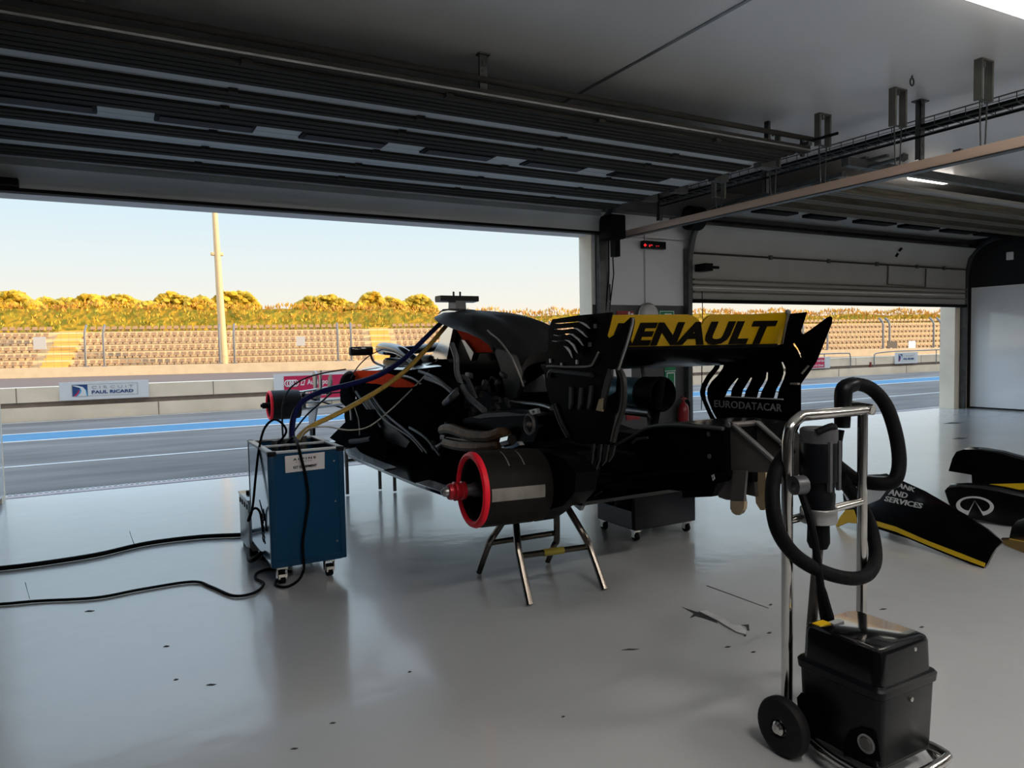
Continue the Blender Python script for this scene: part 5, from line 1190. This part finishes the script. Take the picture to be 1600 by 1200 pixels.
pipe('trailing_wire', [(905, 775, -.3), (912, 788, -.3), (930, 776, -.3), (940, 768, -.3)], .006, 'satin')
flat('side_fin', [(890, 772), (905, 772), (912, 786), (906, 798), (894, 788)], -.40, 'alu', th=.02)
for a, b, r in (((846, 722), (900, 730), .016), ((850, 740), (960, 742), .016), ((880, 690), (1000, 712), .013), ((870, 768), (960, 748), .018)):
    MB().tube([at(*a, X=2.05), at(*b, X=2.42)], r, 8).build('wishbone', M['carbon'], car)
mb = MB()
for pts in ([(924, 694), (928, 694), (924, 722), (920, 735)], [(935, 694), (939, 694), (936, 720), (930, 735)], [(944, 695), (950, 695), (946, 720), (940, 728)], [(954, 697), (960, 697), (957, 712), (950, 722)]): mb.plate(pts, [], PX(2.0), AX, .01)
strakes = mb

# --- rear wing
XWl, XWr = 1.945, 3.205
wing = MB()
pr_ = []
for y, Y in ((545, 2.74), (556, 2.79), (566, 2.88), (572, 3.02), (570, 3.18)):
    pr_.append(V(0, Y, at(1090, y, Y=Y).z))
bk_ = [p+V(0, .03, .03) for p in pr_][::-1]
wing.loft([[V(X, p.y, p.z) for p in pr_+bk_] for X in (XWl+.01, XWr-.01)])
wing = wing.build('rear_wing', M['black'], car)
# upper flap, yellow, with the dip in the middle
p0 = at(1090, 490, Y=2.69); p1 = at(1090, 541, Y=2.76)
n_ = V(1, 0, 0).cross((p1-p0).normalized()).normalized()
if n_.y > 0: n_ = -n_
fp = lambda x, y: onplane(x, y, p0, n_)
flap = MB().plate([(945, 545), (948, 520), (952, 493.5), (1078, 492.5), (1086, 495), (1092, 500), (1097, 508), (1101, 500), (1107, 495), (1114, 492.5), (1180, 492), (1230, 489), (1233, 490), (1229, 512), (1222, 538), (1150, 540), (1060, 542.5)], [], fp, -n_, .012).build('wing_flap', M['yellow'], wing)
qm = quadmap((966, 504.5), (1215, 500.5), (952, 541), (1199, 537), fp)
MB().text('RENAULT', lambda u, v: qm(u, v)+n_*.0015, n_*.002, bold=.05, space=1.04).build('lettering', M['letk'], flap)
MB().tube([fp(1231, 489)+n_*.004, fp(1222, 538)+n_*.004], .008, 6).build('flap_end_strip', M['strap'], flap)
MB().ball(fp(1231, 488), .016, 2).build('end_light', M['letg'], flap)
flat2 = lambda name, poly, X, m, parent, th=.012, holes=(): MB().plate(poly, holes, PX(X), AX, th).build(name, M[m], parent)
# left endplate, seen from outside
Z4 = lambda pts: [(840+x/8, 470+y/8) for x, y in pts]
slots = [Z4(q) for q in ([(190, 282), (520, 258), (600, 290), (655, 352), (610, 325), (560, 290), (520, 275), (300, 290)], [(175, 355), (430, 332), (520, 360), (620, 460), (560, 420), (500, 375), (430, 350), (300, 362)], [(165, 425), (390, 407), (480, 445), (572, 562), (520, 520), (450, 450), (390, 425), (250, 438)], [(150, 497), (350, 487), (430, 530), (500, 655), (450, 600), (400, 530), (340, 508), (240, 512)], [(330, 567), (390, 590), (435, 715), (400, 680), (370, 610)])]
epl = flat2('endplate', [(863, 499), (900, 493), (955, 488), (951, 506), (946, 525), (950, 529), (962, 522), (974, 506), (985, 496), (988, 496), (989, 503), (985, 522), (976, 552), (970, 572), (966, 582), (968, 600), (965, 640), (958, 650), (952, 695), (925, 693), (900, 690), (884, 688), (872, 660), (862, 635), (853, 605), (850, 578), (856, 545), (857, 520), (860, 505)], XWl, 'black', wing,
    holes=slots+[[(952, 577), (961, 577), (964, 590), (962, 612), (950, 620), (946, 616)]])
for i, q in enumerate(([(180, 230), (400, 205), (550, 190), (610, 200), (650, 270), (655, 345), (600, 285), (520, 250), (190, 275)], [(165, 300), (300, 285), (520, 262), (580, 300), (625, 455), (560, 385), (430, 328), (180, 348)], [(150, 370), (300, 365), (440, 345), (520, 390), (575, 560), (500, 460), (390, 402), (165, 415)], [(135, 440), (300, 440), (390, 420), (470, 480), (503, 655), (440, 545), (350, 482), (150, 490)], [(120, 515), (240, 510), (340, 505), (400, 560), (437, 712), (390, 600), (330, 560), (140, 560)])):
    flat2('louvre', Z4(q), XWl-.022-.004*i, 'black', epl, th=.016)
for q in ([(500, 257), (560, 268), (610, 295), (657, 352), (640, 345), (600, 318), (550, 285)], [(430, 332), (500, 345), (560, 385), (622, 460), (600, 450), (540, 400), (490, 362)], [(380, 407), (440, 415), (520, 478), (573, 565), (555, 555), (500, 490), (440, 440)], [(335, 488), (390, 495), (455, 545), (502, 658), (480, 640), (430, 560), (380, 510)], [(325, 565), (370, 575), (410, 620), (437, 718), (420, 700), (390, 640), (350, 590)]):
    flat2('louvre_glint', Z4(q), XWl-.046, 'alu', epl, th=.004)  # pale crescents put the glints on the louvre curves into the colour
MB().tube(cat([at(*Z4([p])[0], X=XWl-.012) for p in ((115, 820), (160, 815), (400, 825), (640, 818), (700, 760), (760, 640))], 4), .005, 6).build('panel_seam', M['strap'], epl)
MB().tube(cat([at(*Z4([p])[0], X=XWl-.012) for p in ((1190, 215), (1180, 300), (1120, 520), (1060, 700), (1010, 860))], 4), .007, 6).build('trailing_edge', M['alu'], epl)
MB().tube(cat([at(*p, X=XWl) for p in ((966, 575), (974, 592), (975, 620), (972, 641), (964, 665), (958, 690))], 4), .014, 8).build('trailing_strake', M['satin'], epl)
for p in ((720, 315), (655, 545), (497, 765), (165, 750), (305, 800)): MB().box(at(*Z4([p])[0], X=XWl-.004), (.012, .014, .02)).build('fastener', M['alu'], epl)
flat2('strake', [(950, 576), (954, 590), (948, 612), (942, 640), (936, 640), (940, 612), (945, 592)], XWl-.03, 'satin', epl)
flat2('strake_tip', [(936, 624), (942, 622), (940, 643), (931, 641)], XWl-.034, 'tan', epl)
for pts in ([(889, 604), (893, 606), (893, 630), (890, 640), (888, 638)], [(905, 606), (909, 606), (908, 630), (904, 640), (902, 638)], [(921, 603), (925, 603), (923, 628), (919, 640), (917, 638)]):
    flat2('strake', pts, XWl-.014, 'satin', epl)
strakes.build('strake', M['satin'], epl)
MB().tube(cat([at(*p, X=XWl-.01) for p in ((858, 590), (862, 580), (890, 582), (925, 586))], 4), .012, 8).build('moulded_rib', M['satin'], epl)
MB().tube(cat([at(*p, X=XWl-.01) for p in ((866, 632), (876, 660), (888, 682))], 3), .012, 8).build('moulded_rib', M['satin'], epl)
# right endplate, seen from inside
Z7 = lambda pts: [(1090+x/5.714, 470+y/5.714) for x, y in pts]
outer = [(300, 560), (300, 430), (700, 395), (765, 385), (790, 250), (820, 115), (900, 108), (975, 100), (950, 180), (922, 265), (928, 290), (945, 298), (1000, 262), (1100, 190), (1160, 145), (1185, 138), (1200, 150), (1196, 200), (1160, 290), (1110, 420), (1060, 540), (1000, 630), (920, 742), (920, 1090), (880, 1180), (700, 1200), (500, 1180), (300, 1140), (190, 1110), (170, 1108), (130, 1090), (70, 960), (25, 850), (20, 810), (35, 750), (80, 670), (140, 600), (165, 555)]
holes = [[(200, 562), (236, 562), (225, 600), (180, 665), (125, 720), (90, 780), (84, 830), (92, 880), (130, 980), (175, 1060), (195, 1098), (176, 1092), (120, 990), (75, 890), (64, 830), (70, 780), (105, 710), (160, 640), (190, 600)],
    [(350, 692), (364, 692), (335, 740), (305, 790), (296, 850), (245, 852), (262, 805), (300, 750)], [(472, 684), (486, 688), (460, 750), (432, 800), (414, 862), (386, 858), (402, 795), (440, 735)],
    [(614, 636), (628, 640), (626, 700), (605, 745), (572, 808), (553, 872), (526, 866), (545, 795), (585, 735), (606, 690)], [(746, 545), (762, 548), (785, 600), (784, 650), (765, 710), (728, 790), (708, 878), (676, 874), (700, 790), (745, 710), (764, 650), (762, 600)],
    [(850, 382), (864, 380), (895, 425), (918, 470), (926, 520), (912, 495), (888, 440), (856, 398)], [(660, 1152), (668, 1150), (676, 1165), (676, 1195), (664, 1190)]]
epr = flat2('endplate', Z7(outer), XWr, 'black', wing, th=.004, holes=[Z7(h) for h in holes])
MB().tube([at(*Z7([p])[0], X=XWr-.004) for p in ((245, 856), (764, 880))], .0035, 5).build('pinstripe', M['letw'], epr)
MB().tube([at(*Z7([p])[0], X=XWr-.004) for p in ((270, 803), (740, 812))], .003, 5).build('slot_tie', M['black'], epr)
qm = quadmap(*Z7([(150, 885), (752, 922), (150, 948), (752, 990)]), PX(XWr-.002))
MB().text('EURODATACAR', lambda u, v: qm(u, v), V(-.002, 0, 0), bold=.012, space=1.05).build('lettering', M['letg'], epr)
MB().box(at(*Z7([(870, 740)])[0], X=XWr-.01), (.02, .05, .01)).build('fastener', M['strap'], epr)
MB().tube([at(*Z7([p])[0], X=XWr-.006) for p in ((930, 650), (990, 580))], .006, 5).build('gurney_edge', M['strap'], epr)
# right rear drum behind the bracket and beam wing carrier
rc2 = V(2*XC-rc.x, rc.y, rc.z)
MB().lathe([(.08, .0), (.19, .0), (.198, .04), (.198, .34), (.18, .38), (.05, .38)], rc2, (-1, 0, 0), 36).build('brake_drum', M['drum'], car)
fc2 = V(2*XC-fc.x, fc.y, fc.z)
MB().lathe([(.05, .0), (.16, .0), (.17, .04), (.17, .3), (.05, .32)], fc2, (-1, 0, 0), 28).build('brake_drum', M['drum'], car)
MB().tube([V(2.75, 3.2, .72), V(3.3, 3.12, .62)], .02, 8).build('wishbone', M['carbon'], car)
MB().tube([V(2.75, 7.2, .9), V(3.3, fc.y, .8)], .018, 8).build('wishbone', M['black'], car)
MB().cyl(V(XC, 3.05, .86), V(XC, 2.98, 1.12), .022, 10).build('wing_pylon', M['carbon'], car)
